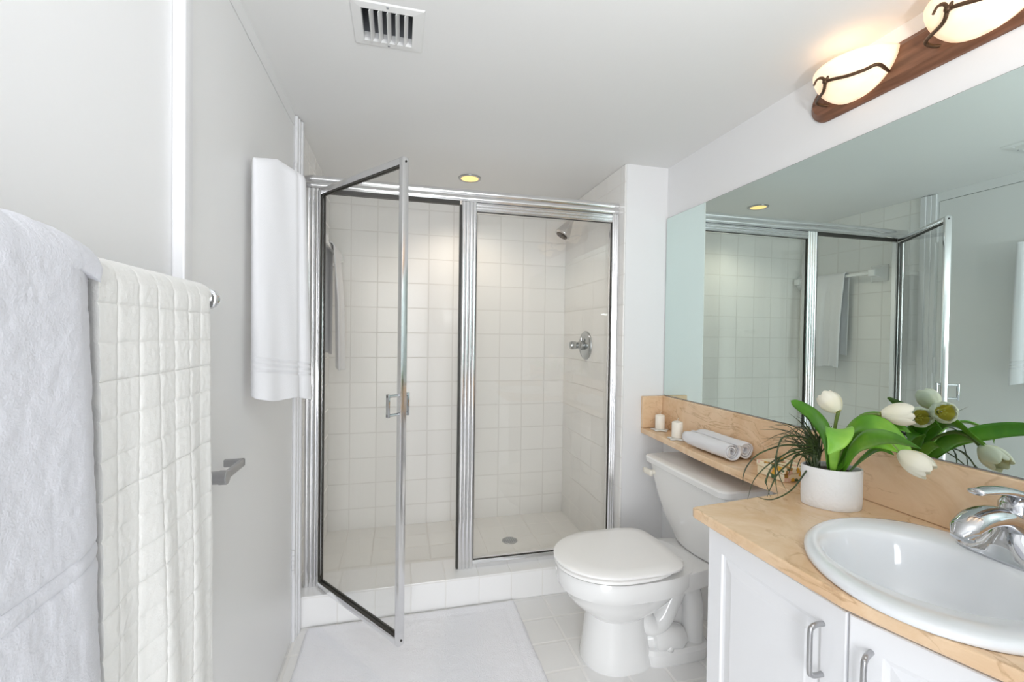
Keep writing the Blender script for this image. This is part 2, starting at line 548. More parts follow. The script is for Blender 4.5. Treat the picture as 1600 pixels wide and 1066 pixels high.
# room door
bm = B(); box(bm, XL - 0.040, XL - 0.0005, 1.0425, 1.9595, 0.012, 2.1015, 0.001, 1)
door = struct('door_1', bm, DOORP, smooth=False)
bm = B(); box(bm, XL - 0.09, XL - 0.05, 1.04, 1.962, 0.0, 2.104)  # dark sheet behind the door, stands in for shade in its gaps
o = struct('door_gap_shade', bm, GAP, door, smooth=False)
for z in (0.285, 1.08, 1.86):
    bm = B()
    for k in range(5):
        lathe(bm, [(0.0055, 0), (0.0065, 0.001), (0.0065, 0.018), (0.0055, 0.019)],
              (XL + 0.006, 1.962, z + k * 0.0196), (0, 0, 1), 12)
    box(bm, XL - 0.004, XL + 0.0, 1.948, 1.962, z, z + 0.098)
    link('hinge', bm, TRIMP, door, smooth='auto')
# lever: neck out of the door, grip running along the door and returning to it
bm = B()
tube(bm, [(XL - 0.004, 1.10, 0.952), (XL + 0.052, 1.10, 0.952)], 0.0145, 24)
lathe(bm, [(0.026, 0), (0.026, 0.006), (0.022, 0.009)], (XL - 0.004, 1.10, 0.952), (1, 0, 0), 28)
lathe(bm, [(0.016, 0), (0.016, 0.014), (0.014, 0.016)], (XL + 0.040, 1.10, 0.952), (1, 0, 0), 24)
box(bm, XL + 0.043, XL + 0.053, 1.10, 1.222, 0.943, 0.962, 0.003, 3)
box(bm, XL + 0.008, XL + 0.053, 1.211, 1.222, 0.943, 0.962, 0.003, 3)
link('door_lever', bm, SATIN, door, smooth='auto')

# ------------------------------------------------------------------ shower enclosure
enc = thing('shower_enclosure', 'chrome-framed clear glass shower enclosure with its hinged door swung open', 'shower enclosure',
            (0.35, YE, 0.1345))
def ribbed_h(name, x0, x1, y, z0, z1, n, parent, depth=0.022, round_top=False):
    """horizontal extrusion with n convex ribs on the room side"""
    prof = []
    h = (z1 - z0) / n
    for i in range(n):
        for k in range(7):
            t = k / 6
            prof.append((y - depth - 0.006 * math.sin(PI * t), z0 + h * (i + t)))
    prof += [(y + depth, z1), (y + depth, z0)]
    bm = B()
    loft(bm, [[Vector((x, a, b)) for a, b in prof] for x in (x0, x1)])
    return link(name, bm, ALU, parent, smooth='auto')
def ribbed_v(name, x0, x1, y, z0, z1, n, parent, depth=0.018):
    prof = []
    w = (x1 - x0) / n
    for i in range(n):
        for k in range(7):
            t = k / 6
            prof.append((x0 + w * (i + t), y - depth - 0.005 * math.sin(PI * t)))
    prof += [(x1, y + depth), (x0, y + depth)]
    bm = B()
    loft(bm, [[Vector((a, b, z)) for a, b in prof] for z in (z0, z1)])
    return link(name, bm, ALU, parent, smooth='auto')
XA, XB = XL + 0.001, XS - 0.005
hd = ribbed_h('header_rail', XA, XB, YE, 1.912, 1.968, 2, enc)
bm = B(); box(bm, -0.35, 0.272, YE - 0.012, YE + 0.012, 1.897, 1.913)
link('header_seal', bm, GASKET, hd, smooth=False)
ribbed_v('wall_jamb', XA + 0.012, -0.353, YE, 0.1350, 1.911, 3, enc)
ribbed_v('wall_jamb', 1.066, XB, YE, 0.1350, 1.911, 3, enc)
ribbed_v('center_post', 0.282, 0.352, YE, 0.1350, 1.911, 4, enc)
bm = B(); box(bm, 0.272, 0.282, YE - 0.012, YE + 0.012, 0.1352, 1.896)
link('strike_seal', bm, GASKET, enc, smooth=False)
ribbed_h('fixed_panel_top_rail', 0.352, 1.066, YE, 1.868, 1.911, 3, enc, 0.016)
ribbed_h('bottom_rail', 0.352, 1.066, YE, 0.1350, 0.172, 1, enc, 0.016)
bm = B(); box(bm, 0.350, 1.068, YE - 0.003, YE + 0.003, 0.170, 1.870)
link('fixed_pane', bm, GLASS, enc, smooth=False)
bm = B()
for a in ((0.3535, 0.3555, 0.172, 1.868), (1.0635, 1.0655, 0.172, 1.868)):
    box(bm, a[0], a[1], YE - 0.017, YE - 0.004, a[2], a[3])
for z in (0.1722, 1.8655):
    box(bm, 0.3555, 1.0635, YE - 0.012, YE - 0.004, z, z + 0.002)
link('pane_gasket', bm, GASKET, enc, smooth=False)

# hinged door, open into the room
HX, HY = -0.347, YE - 0.022
FX, FY = 0.014, 1.642
dd = Vector((FX - HX, FY - HY, 0)); DW = dd.length; dd.normalize()
dn = Vector((-dd.y, dd.x, 0))           # towards the shower side (+x, +y)
Z0, Z1 = 0.141, 1.906
def dpt(s, t, z):
    return Vector((HX, HY, 0)) + dd * s + dn * t + Vector((0, 0, z))
def dbox(bm, s0, s1, t0, t1, z0, z1, bev=0.0):
    o0 = dpt(s0, t0, z0)
    obox(bm, o0, dd * (s1 - s0), dn * (t1 - t0), Vector((0, 0, z1 - z0)), bev)
bm = B()
dbox(bm, 0, 0.020, -0.012, 0.012, Z0, Z1, 0.003)
dbox(bm, DW - 0.022, DW, -0.014, 0.014, Z0, Z1, 0.003)
dbox(bm, 0.020, DW - 0.022, -0.012, 0.012, Z0, Z0 + 0.026, 0.003)
dbox(bm, 0.020, DW - 0.022, -0.012, 0.012, Z1 - 0.026, Z1, 0.003)
sd = link('shower_door', bm, ALU, enc, smooth='auto')
bm = B()
dbox(bm, 0.012, DW - 0.012, -0.0025, 0.0025, Z0 + 0.014, Z1 - 0.014)
link('door_pane', bm, GLASS, sd, smooth=False)
bm = B()
for t0, t1 in ((-0.0115, -0.003), (0.003, 0.0115)):
    dbox(bm, 0.020, 0.0235, t0, t1, Z0 + 0.026, Z1 - 0.026)
    dbox(bm, DW - 0.0232, DW - 0.022, t0, t1, Z0 + 0.026, Z1 - 0.026)
    dbox(bm, 0.0235, DW - 0.0232, t0, t1, Z0 + 0.026, Z0 + 0.031)
    dbox(bm, 0.0235, DW - 0.0232, t0, t1, Z1 - 0.029, Z1 - 0.026)
link('door_gasket', bm, GASKET, sd, smooth=False)
for z in (Z0 + 0.020, Z1 - 0.016):
    bm = B(); lathe(bm, [(0.004, 0), (0.004, 0.002)], dpt(DW - 0.0005, 0, z), dd, 10)
    link('frame_screw', bm, GASKET, sd)
# square pull handles on both faces
for sgn in (1, -1):
    bm = B()
    zc_ = 1.018
    PL = 0.018 if sgn > 0 else 0.050
    for dz in (-0.034, 0.034):
        a = dpt(DW - 0.012, 0.012 * sgn, zc_ + dz)
        tube(bm, [a, a + dn * PL * sgn], 0.0055, 10)
    a = dpt(DW - 0.012, (PL + 0.008) * sgn, zc_)
    obox(bm, a - dd * 0.008 - dn * 0.004 - Vector((0, 0, 0.042)), dd * 0.016, dn * 0.008, Vector((0, 0, 0.084)), 0.002)
    link('pull_handle', bm, CHROME, sd, smooth='auto')

# ------------------------------------------------------------------ shower fittings
sh = thing('wall_shower', 'chrome shower head on a short arm high on the shower wall', 'shower head', (XS - 0.004, 2.52, 2.02))
tip = Vector((0.925, 2.50, 1.868)); ball = Vector((0.985, 2.50, 1.965))
bm = B(); lathe(bm, [(0.030, 0), (0.028, 0.008), (0.014, 0.014)], (XS - 0.004, 2.50, 2.02), (-1, 0, 0), 24)
link('wall_flange', bm, CHROME, sh)
bm = B(); tube(bm, smooth_path([(XS - 0.006, 2.50, 2.02), (1.06, 2.50, 2.022), (1.02, 2.50, 2.005), ball]), 0.0095, 14)
link('shower_arm', bm, CHROME, sh)
dv = (tip - ball)
bm = B(); lathe(bm, [(0.010, -0.01), (0.018, 0.0), (0.018, 0.02), (0.026, 0.035), (0.042, 0.085), (0.047, 0.105), (0.045, 0.112), (0.02, 0.113)],
                ball, dv, 28)
hb = link('spray_head', bm, CHROME, sh)
bm = B(); lathe(bm, [(0.036, 0.1125), (0.034, 0.116)], ball, dv, 24)
link('spray_face', bm, GASKET, hb)

va = thing('shower_valve', 'round chrome shower valve with a single knob on the shower wall', 'shower valve', (XS - 0.004, 2.527, 1.217))
bm = B(); lathe(bm, [(0.088, 0), (0.088, 0.004), (0.080, 0.012), (0.045, 0.017), (0.03, 0.018)], (XS - 0.004, 2.527, 1.217), (-1, 0, 0), 40)
link('escutcheon', bm, GREYM, va)
bm = B()
lathe(bm, [(0.024, 0.014), (0.030, 0.022), (0.030, 0.042), (0.020, 0.050), (0.020, 0.062), (0.024, 0.068), (0.025, 0.092), (0.020, 0.104), (0.008, 0.108)],
      (XS - 0.004, 2.527, 1.217), (-1, 0, 0), 20)
tube(bm, [(XS - 0.035, 2.527, 1.217), (XS - 0.036, 2.527, 1.262)], [0.010, 0.007], 10)
link('valve_knob', bm, GREYM, va, smooth='auto')

dr = thing('shower_drain', 'round grey drain grate set in the shower floor', 'drain', (0.642, 2.545, 0.052))
bm = B(); lathe(bm, [(0.046, 0.0), (0.046, 0.002), (0.042, 0.0035), (0.030, 0.0035)], (0.642, 2.545, 0.052), (0, 0, 1), 32)
link('drain_rim', bm, GREYM, dr)
bm = B()
for i in range(-3, 4):
    for j in range(-3, 4):
        r = math.hypot(i, j) * 0.0115
        if r < 0.039:
            lathe(bm, [(0.0042, 0.0036), (0.0042, 0.0042)], (0.642 + i * 0.0115, 2.545 + j * 0.0115, 0.052), (0, 0, 1), 8)
link('drain_holes', bm, DUCT, dr, smooth=False)

# white ceramic towel bar on the left shower wall (seen in the mirror)
cb = thing('ceramic_towel_bar', 'white ceramic towel bar with square posts on the tiled shower wall', 'towel bar', (XL, 2.57, 1.72))
for y in (2.285, 2.86):
    bm = B()
    rings = []
    for d, hw in ((0.0, 0.055), (0.008, 0.055), (0.02, 0.045), (0.05, 0.026), (0.078, 0.022), (0.082, 0.018)):
        rings.append([Vector((XL + 0.0005 + d, y + a * hw, 1.72 + b_ * hw)) for a, b_ in ((-1, -1), (1, -1), (1, 1), (-1, 1))])
    loft(bm, rings)
    link('bar_post', bm, PORC, cb, smooth=False, mods=[('BEVEL', dict(width=0.004, segments=2))])
bm = B(); box(bm, XL + 0.052, XL + 0.072, 2.285, 2.86, 1.71, 1.73, 0.004, 2)
link('bar', bm, PORC, cb, smooth=False)

def draped(name, y0, y1, x, zt, rb, zf, zb, m, label, fold, group=None, thick=0.010, ny=60, nz=80, parent=None, dispf=None):
    """towel folded over a bar that runs along y: front layer on +x, back layer on -x"""
    bm = B()
    path = []
    n1 = nz
    for i in range(n1):
        z = zf + (zt - zf) * i / n1
        path.append((x + rb, z, i / n1, 0))
    for k in range(13):
        a = PI * k / 12
        path.append((x + rb * math.cos(a), zt + rb * math.sin(a), 1.0, 1))
    nb = max(8, nz // 3)
    for i in range(1, nb + 1):
        z = zt + (zb - zt) * i / nb
        path.append((x - rb, z, 1 - i / nb, 2))
    grid = []
    for j in range(ny + 1):
        t = j / ny
        y = y0 + (y1 - y0) * t
        row = []
        for (px, pz, s, part) in path:
            dx, dy, dz = fold(t, s, part, pz, y)
            row.append(bm.verts.new((px + dx, y + dy, pz + dz)))
        grid.append(row)
    for j in range(ny):
        for i in range(len(path) - 1):
            bm.faces.new((grid[j][i], grid[j + 1][i], grid[j + 1][i + 1], grid[j][i + 1]))
    o = link(name, bm, m, parent, mods=[('SOLIDIFY', dict(thickness=thick, offset=0.0)),
                                        ('BEVEL', dict(width=thick * 0.4, segments=2, limit_method='ANGLE', angle_limit=1.0))])
    if label:
        tag(o, label, 'towel', group)
    return o

def fold_shower(t, s, part, z, y):
    if part == 1:
        return (0, 0, 0)
    h = 1 - s
    g = (0.016 * math.sin(t * 9.0 + 0.6) + 0.008 * math.sin(t * 21 + 1.5)) * min(1, h * 2.2)
    return ((max(g, -0.006) + 0.01 * h) if part == 0 else -min(abs(g) * 0.3, 0.008), 0.012 * (t - 0.5) * h * -2, 0.01 * h * math.sin(t * 5))
draped('shower_towel', 2.465, 2.735, XL + 0.062, 1.722, 0.022, 1.072, 1.16, TERRYS,
       'white towel hanging over the ceramic bar inside the shower', fold_shower, thick=0.008)

# recessed downlight
dl = thing('recessed_downlight', 'round recessed downlight glowing amber in the ceiling above the shower', 'downlight', (0.37, 2.495, ZC))
bm = B()
lathe(bm, [(0.048, -0.003), (0.050, -0.006), (0.062, -0.005), (0.064, -0.0005)], (0.37, 2.495, ZC), (0, 0, 1), 40, cap=False)
link('trim_ring', bm, GREYM, dl, mods=[('SOLIDIFY', dict(thickness=0.0015))])
bm = B(); lathe(bm, [(0.050, -0.0045), (0.030, -0.0025), (0.0, -0.002)], (0.37, 2.495, ZC), (0, 0, 1), 36, cap=False)
link('glowing_reflector', bm, LENS, dl)

# ceiling vent
vt = thing('ceiling_vent', 'square white ceiling vent grille with open slats', 'vent', (-0.042, 1.337, ZC))
bm = B()
FX0, FX1, FY0, FY1 = -0.141, 0.058, 1.243, 1.431
def ring4(bm, a, b_):
    loft(bm, [[Vector(p) for p in a], [Vector(p) for p in b_]], False, False)
o1 = [(FX0, FY0, ZC - 0.0005), (FX1, FY0, ZC - 0.0005), (FX1, FY1, ZC - 0.0005), (FX0, FY1, ZC - 0.0005)]
o2 = [(FX0 + 0.004, FY0 + 0.004, ZC - 0.004), (FX1 - 0.004, FY0 + 0.004, ZC - 0.004), (FX1 - 0.004, FY1 - 0.004, ZC - 0.004), (FX0 + 0.004, FY1 - 0.004, ZC - 0.004)]
i1 = [(VX0, VY0, ZC - 0.006), (VX1, VY0, ZC - 0.006), (VX1, VY1, ZC - 0.006), (VX0, VY1, ZC - 0.006)]
i2 = [(VX0 + 0.001, VY0 + 0.001, ZC + 0.004), (VX1 - 0.001, VY0 + 0.001, ZC + 0.004), (VX1 - 0.001, VY1 - 0.001, ZC + 0.004), (VX0 + 0.001, VY1 - 0.001, ZC + 0.004)]
loft(bm, [[Vector(p) for p in r] for r in (o1, o2, i1, i2)], False, False)
link('vent_frame', bm, VENTP, vt, smooth=False)
for k in range(5):
    x = VX0 + 0.020 + k * 0.0235
    bm = B()
    obox(bm, (x, VY0 + 0.001, ZC - 0.010), (0.010, 0, 0.018), (0, VY1 - VY0 - 0.002, 0), (0.0014, 0, -0.0008))
    link('vent_slat', bm, VENTP, vt, smooth=False)
for y in (VY0 - 0.014, VY1 + 0.014):
    bm = B(); lathe(bm, [(0.0032, -0.0062), (0.0032, -0.003)], (-0.042, y, ZC), (0, 0, 1), 10)
    link('vent_screw', bm, DUCT, vt)
bm = B()
x0, x1, y0, y1 = VX0 - 0.002, VX1 + 0.002, VY0 - 0.002, VY1 + 0.002
zz0, zz1 = ZC + 0.021, ZC + 0.16
box(bm, x0 - 0.002, x0, y0, y1, zz0, zz1, mi=0); box(bm, x1, x1 + 0.002, y0, y1, zz0, zz1)
box(bm, x0, x1, y0 - 0.002, y0, zz0, zz1); box(bm, x0, x1, y1, y1 + 0.002, zz0, zz1)
box(bm, x0, x1, y0, y1, zz1, zz1 + 0.002, mi=1)
dk = link('vent_duct', bm, DUCT, vt, smooth=False, mats=[DUCT, DARK])
bm = B()
for k in range(5):
    box(bm, x0 + 0.001, x1 - 0.001, y0 + 0.012 + k * 0.022, y0 + 0.020 + k * 0.022, ZC + 0.10, ZC + 0.112)
link('damper_blades', bm, ALU, dk, smooth=False)

# ------------------------------------------------------------------ bath mat
def mat_grid():
    bm = B()
    x0, x1, y0, y1 = -0.376, 0.541, 1.40, 2.036
    nx, ny = 92, 64
    g = []
    for i in range(nx + 1):
        r = []
        for j in range(ny + 1):
            u, v = i / nx, j / ny
            x, y = x0 + (x1 - x0) * u, y0 + (y1 - y0) * v
            e = min(u * (x1 - x0), (1 - u) * (x1 - x0), v * (y1 - y0), (1 - v) * (y1 - y0))
            z = 0.004 + 0.010 * min(1, e / 0.012) ** 0.5
            if 0.05 < e < 0.062:
                z -= 0.0025
            z += 0.0018 * noise.noise(Vector((x * 40, y * 40, 0)))
            r.append(bm.verts.new((x + 0.004 * noise.noise(Vector((y * 6, 3, 0))) * (e < 0.02), y, z if e > 1e-4 else 0.0008)))
        g.append(r)
    for i in range(nx):
        for j in range(ny):
            bm.faces.new((g[i][j], g[i + 1][j], g[i + 1][j + 1], g[i][j + 1]))
    return bm
o = link('bath_mat', mat_grid(), MATW)
tag(o, 'white cotton bath mat lying on the tiled floor before the shower', 'bath mat')

# ------------------------------------------------------------------ toilet
TY = 1.61
toilet = thing('toilet', 'white two-piece toilet with closed lid between shower and vanity', 'toilet', (0.95, TY, 0))
def egg(xf, xb, hw, z, n=56, pb=3.2, xm=None):
    """egg outline: round front at xf (low x), squarer back at xb"""
    xm = xm if xm is not None else xf + (xb - xf) * 0.48
    out = []
    for k in range(n):
        t = 2 * PI * k / n
        c, s = math.cos(t), math.sin(t)
        if c < 0:
            x = xm + (xm - xf) * c
            y = hw * s
        else:
            x = xm + (xb - xm) * abs(c) ** (2 / pb)
            y = hw * math.copysign(abs(s) ** (2 / pb), s)
        out.append(Vector((x, TY + y, z)))
    return out
bm = B()
# bowl, rim and pedestal as one lofted body
loft(bm, [egg(0.706, 0.985, 0.118, 0.0, xm=0.83), egg(0.703, 0.985, 0.120, 0.012, xm=0.83), egg(0.712, 0.97, 0.112, 0.06, xm=0.83),
          egg(0.722, 0.955, 0.104, 0.14, xm=0.83), egg(0.728, 0.95, 0.103, 0.19, xm=0.83), egg(0.712, 0.97, 0.116, 0.205, xm=0.83),
          egg(0.668, 1.01, 0.146, 0.238, xm=0.83), egg(0.636, 1.05, 0.166, 0.275, xm=0.83), egg(0.622, 1.08, 0.174, 0.302, xm=0.83),
          egg(0.610, 1.13, 0.181, 0.308, xm=0.84), egg(0.602, 1.15, 0.185, 0.330, xm=0.84), egg(0.600, 1.15, 0.186, 0.368, xm=0.84),
          egg(0.606, 1.15, 0.181, 0.378, xm=0.84), egg(0.65, 1.12, 0.14, 0.380, xm=0.84)])
# deck that carries the tank
rings = []
for z, ins in ((0.306, 0.012), (0.312, 0.0), (0.366, 0.0), (0.374, 0.004), (0.378, 0.014)):
    pts = [(0.98, 0.172 - ins), (1.08, 0.158 - ins), (1.17, 0.140 - ins), (1.215, 0.128 - ins), (1.235 - ins, 0.10),
           (1.235 - ins, -0.10), (1.215, -0.128 + ins), (1.17, -0.140 + ins), (1.08, -0.158 + ins), (0.98, -0.172 + ins)]
    rings.append([Vector((x, TY + y, z)) for x, y in pts])
loft(bm, rings)
# exposed trapway and foot
for sg in (1, -1):
    tube(bm, smooth_path([(0.90, TY + sg * 0.028, 0.215), (0.95, TY + sg * 0.052, 0.150), (0.985, TY + sg * 0.055, 0.135), (1.02, TY + sg * 0.055, 0.158),
                          (1.055, TY + sg * 0.052, 0.215), (1.085, TY + sg * 0.050, 0.270), (1.10, TY + sg * 0.045, 0.31)]), 0.043, 18)
    tube(bm, smooth_path([(1.065, TY + sg * 0.040, 0.255), (1.10, TY + sg * 0.055, 0.285), (1.140, TY + sg * 0.057, 0.265), (1.158, TY + sg * 0.057, 0.20),
                          (1.160, TY + sg * 0.057, 0.12), (1.160, TY + sg * 0.057, 0.03)]), [0.03] * 6 + [0.042] * 25, 18)
    tube(bm, smooth_path([(0.955, TY + sg * 0.045, 0.075), (1.01, TY + sg * 0.062, 0.085), (1.06, TY + sg * 0.064, 0.085), (1.11, TY + sg * 0.055, 0.06)]), [0.035] * 4 + [0.05] * 12 + [0.035] * 3, 16)
box(bm, 0.90, 1.17, TY - 0.045, TY + 0.045, 0.02, 0.31, 0.012, 3)
rings = []
for z, g in ((0.0, 0.004), (0.008, 0.0), (0.045, 0.0), (0.058, 0.010), (0.062, 0.03)):
    pts = ell(1.075, TY, 0.150 - g, 0.118 - g, z, 40, p=4.5)
    rings.append(pts)
loft(bm, rings)
body = link('bowl', bm, PORC, toilet, smooth='auto')
for sg in (1, -1):
    bm = B(); lathe(bm, [(0.015, 0.0), (0.015, 0.010), (0.012, 0.020), (0.005, 0.025)], (1.03, TY + sg * 0.100, 0.055), (0, 0, 1), 20)
    link('bolt_cap', bm, PORC, body)
# seat ring and lid
bm = B()
loft(bm, [egg(0.606, 1.04, 0.180, 0.3855), egg(0.596, 1.05, 0.189, 0.3885), egg(0.596, 1.05, 0.189, 0.398), egg(0.602, 1.045, 0.184, 0.401)])
link('seat', bm, SEATP, toilet, smooth='auto')
bm = B()
pbk = 5.0
loft(bm, [egg(0.602, 1.055, 0.184, 0.4055, pb=pbk), egg(0.592, 1.064, 0.193, 0.4075, pb=pbk), egg(0.592, 1.064, 0.193, 0.415, pb=pbk), egg(0.600, 1.058, 0.187, 0.420, pb=pbk),
          egg(0.66, 1.02, 0.15, 0.4235, pb=pbk), egg(0.76, 0.93, 0.06, 0.425, pb=pbk)])
link('seat_lid', bm, SEATP, toilet, smooth='auto')
for sg in (1, -1):
    bm = B(); box(bm, 1.035, 1.085, TY + sg * 0.085 - 0.02, TY + sg * 0.085 + 0.02, 0.379, 0.404, 0.006, 2)
    link('seat_hinge', bm, SEATP, toilet)
# tank: plan outline with chamfered, bowed front
def tank_ring(xf, xb, hw, z, ch=0.05, bow=0.012):
    pts = []
    N = 9
    pts.append((xb, -hw)); pts.append((xb, hw))
    def arc(cx, cy, r, a0, a1, n=5):
        return [(cx + r * math.cos(a0 + (a1 - a0) * i / n), cy + r * math.sin(a0 + (a1 - a0) * i / n)) for i in range(n + 1)]
    r = ch
    pts += arc(xf + bow + r, hw - r, r, PI / 2, PI, 6)
    for i in range(1, N):
        t = i / N
        y = (hw - r) * (1 - 2 * t)
        pts.append((xf + bow * (y / (hw - r)) ** 2, y))
    pts += arc(xf + bow + r, -hw + r, r, PI, 1.5 * PI, 6)
    return [Vector((x, TY + y, z)) for x, y in pts]
bm = B()
loft(bm, [tank_ring(1.185, 1.325, 0.125, 0.3785), tank_ring(1.176, 1.328, 0.137, 0.384), tank_ring(1.166, 1.33, 0.152, 0.42), tank_ring(1.152, 1.33, 0.186, 0.48, 0.045, 0.010),
          tank_ring(1.143, 1.33, 0.215, 0.55, 0.040, 0.008), tank_ring(1.137, 1.33, 0.237, 0.62, 0.036, 0.006), tank_ring(1.132, 1.33, 0.252, 0.686, 0.034, 0.005), tank_ring(1.132, 1.33, 0.252, 0.690, 0.034, 0.005)])
tank = link('tank', bm, PORC, toilet, smooth='auto')
bm = B()
loft(bm, [tank_ring(1.124, 1.332, 0.262, 0.6905, 0.032, 0.004), tank_ring(1.116, 1.335, 0.268, 0.696, 0.036, 0.004), tank_ring(1.114, 1.335, 0.270, 0.716, 0.036, 0.004), tank_ring(1.118, 1.335, 0.266, 0.722, 0.034, 0.004),
          tank_ring(1.130, 1.33, 0.254, 0.725, 0.030, 0.004)])
link('tank_lid', bm, PORC, toilet, smooth='auto')
bm = B()
tube(bm, [(1.150, TY + 0.205, 0.653), (1.122, TY + 0.205, 0.653)], 0.011, 14)
loft(bm, [[Vector((1.118 + a * 0.006, y, 0.651 + b_ * h)) for a, b_ in ((-1, -.7), (-.6, -1), (1, -1), (1, 1), (-.6, 1), (-1, .7))]
          for y, h in ((TY + 0.258, 0.010), (TY + 0.245, 0.0125), (TY + 0.20, 0.0135), (TY + 0.19, 0.012))])
link('flush_lever', bm, LEVERP, tank)

# ------------------------------------------------------------------ vanity
cab = thing('vanity_cabinet', 'white vanity cabinet with raised-panel doors under the marble counter', 'vanity', (1.08, 0.55, 0))
A0, A1 = (0.828, 1.022), (0.828, 0.640)
ang = math.atan2(0.066, 0.196)
def along(p, d):          # along the angled second front, towards the camera
    return (p[0] + math.sin(ang) * d, p[1] - math.cos(ang) * d)
A2 = along(A1, 0.40)
A3 = (A2[0], -0.16)
ol = [(1.346, 1.020), A0, A1, A2, A3, (1.346, -0.16)]
bm = B()
inn = [(1.330, 1.004), (0.846, 1.004), (0.846, 0.643), along((0.846, 0.643), 0.395), (along((0.846, 0.643), 0.395)[0], -0.144), (1.330, -0.144)]
def pl(o, z):
    return [Vector((x, y, z)) for x, y in o]
loft(bm, [pl(inn, 0.115), pl(inn, 0.7745), pl(ol, 0.7745), pl(ol, 0.095)], True, True)
link('carcass', bm, CABP, cab, smooth=False)
bm = B(); prism(bm, [(1.34, 1.01), (0.89, 1.01), (0.89, 0.63), along((0.89, 0.63), 0.37), (along((0.89, 0.63), 0.37)[0], -0.15), (1.34, -0.15)], 0.0, 0.0945)
link('toe_kick', bm, CABP, cab, smooth=False)
def panel_door(p0, p1, z0, z1, hside):
    """raised-panel door on the plane from p0 to p1 (p0 is the far edge), facing -x"""
    p0v, p1v = Vector((*p0, 0)), Vector((*p1, 0))
    u = (p1v - p0v); W = u.length; u.normalize()
    nrm = Vector((u.y, -u.x, 0))
    if nrm.x > 0:
        nrm = -nrm
    H = z1 - z0
    T = 0.018
    def q(a, b_, d):
        return p0v + u * a + nrm * (d + 0.0015) + Vector((0, 0, z0 + b_))
    bm = B()
    def rect(ins, d):
        return [q(ins, ins, d), q(W - ins, ins, d), q(W - ins, H - ins, d), q(ins, H - ins, d)]
    seq = [(0, 0), (0, T - 0.002), (0.002, T), (0.050, T), (0.053, T - 0.0045), (0.060, T - 0.006), (0.066, T - 0.0045),
           (0.082, T - 0.001), (0.086, T + 0.0005)]
    loft(bm, [rect(*s) for s in seq], True, True)
    d = link('cabinet_door', bm, CABP, cab, smooth=False)
    # bar pull
    bm = B()
    ha = W - 0.046 if hside > 0 else 0.034
    zt, zb = H - 0.050, H - 0.150
    pts = [q(ha, zt, T - 0.002), q(ha, zt, T + 0.018), q(ha, zt - 0.004, T + 0.027), q(ha, zt - 0.014, T + 0.031),
           q(ha, zb + 0.014, T + 0.031), q(ha, zb + 0.004, T + 0.027), q(ha, zb, T + 0.018), q(ha, zb, T - 0.002)]
    tube(bm, smooth_path(pts, 4), 0.0050, 14)
    link('bar_handle', bm, SATIN, d)
panel_door((0.828, 1.020), (0.828, 0.6405), 0.115, 0.768, 1)
panel_door(along((0.828, 0.638), -0.0035), along((0.828, 0.638), 0.385), 0.115, 0.768, -1)

# marble counter with the long narrow shelf over the tank
top = thing('vanity_countertop', 'cream marble countertop running on as a narrow shelf above the toilet', 'countertop', (1.1, 0.9, 0.785))
SX0, SY0 = 1.046, 0.660
def hole_top():
    out = [(1.3455, YRET - 0.001), (1.211, YRET - 0.001), (1.208, 2.0), (1.196, 1.85), (1.185, 1.72), (1.170, 1.57), (1.163, 1.45), (1.161, 1.33), (1.162, 1.22),
           (1.172, 1.16), (1.176, 1.135), (1.168, 1.115), (1.150, 1.106), (1.09, 1.101), (0.95, 1.084), (0.80, 1.067), (0.790, 1.063), (0.786, 1.052),
           (0.790, 0.72), (0.795, 0.64)]
    e = along((0.795, 0.64), 0.44)
    out += [(0.815, 0.566), (0.838, 0.497), e, (e[0] + 0.02, -0.18), (1.3455, -0.18)]
    return out
bm = B()
outl = hole_top()
vs = [bm.verts.new((x, y, 0.805)) for x, y in outl]
hv = [bm.verts.new((SX0 - 0.006 + 0.192 * math.cos(2 * PI * k / 40), SY0 + 0.194 * math.sin(2 * PI * k / 40), 0.805)) for k in range(40)]
es = [bm.edges.new((vs[i], vs[(i + 1) % len(vs)])) for i in range(len(vs))] + [bm.edges.new((hv[i], hv[(i + 1) % 40])) for i in range(40)]
bmesh.ops.triangle_fill(bm, edges=es, use_beauty=True, use_dissolve=False)
# drop any triangle that fills the basin opening
kill = [f for f in bm.faces if (f.calc_center_median().xy - Vector((SX0, SY0))).length < 0.19 and all(v in hv for v in f.verts)]
bmesh.ops.delete(bm, geom=kill, context='FACES')
link('counter_slab', bm, MARBLE, top, smooth=False,
     mods=[('SOLIDIFY', dict(thickness=0.027, offset=-1.0)), ('BEVEL', dict(width=0.005, segments=3, limit_method='ANGLE', angle_limit=0.9))])
bm = B(); box(bm, 1.327, 1.3462, -0.18, YRET - 0.0015, 0.8055, 0.9685, 0.003, 2)
link('backsplash', bm, MARBLE, top, smooth=False)
bm = B(); box(bm, 1.211, 1.3268, YRET - 0.021, YRET - 0.0015, 0.8055, 0.9685, 0.003, 2)
link('side_splash', bm, MARBLE, top, smooth=False)

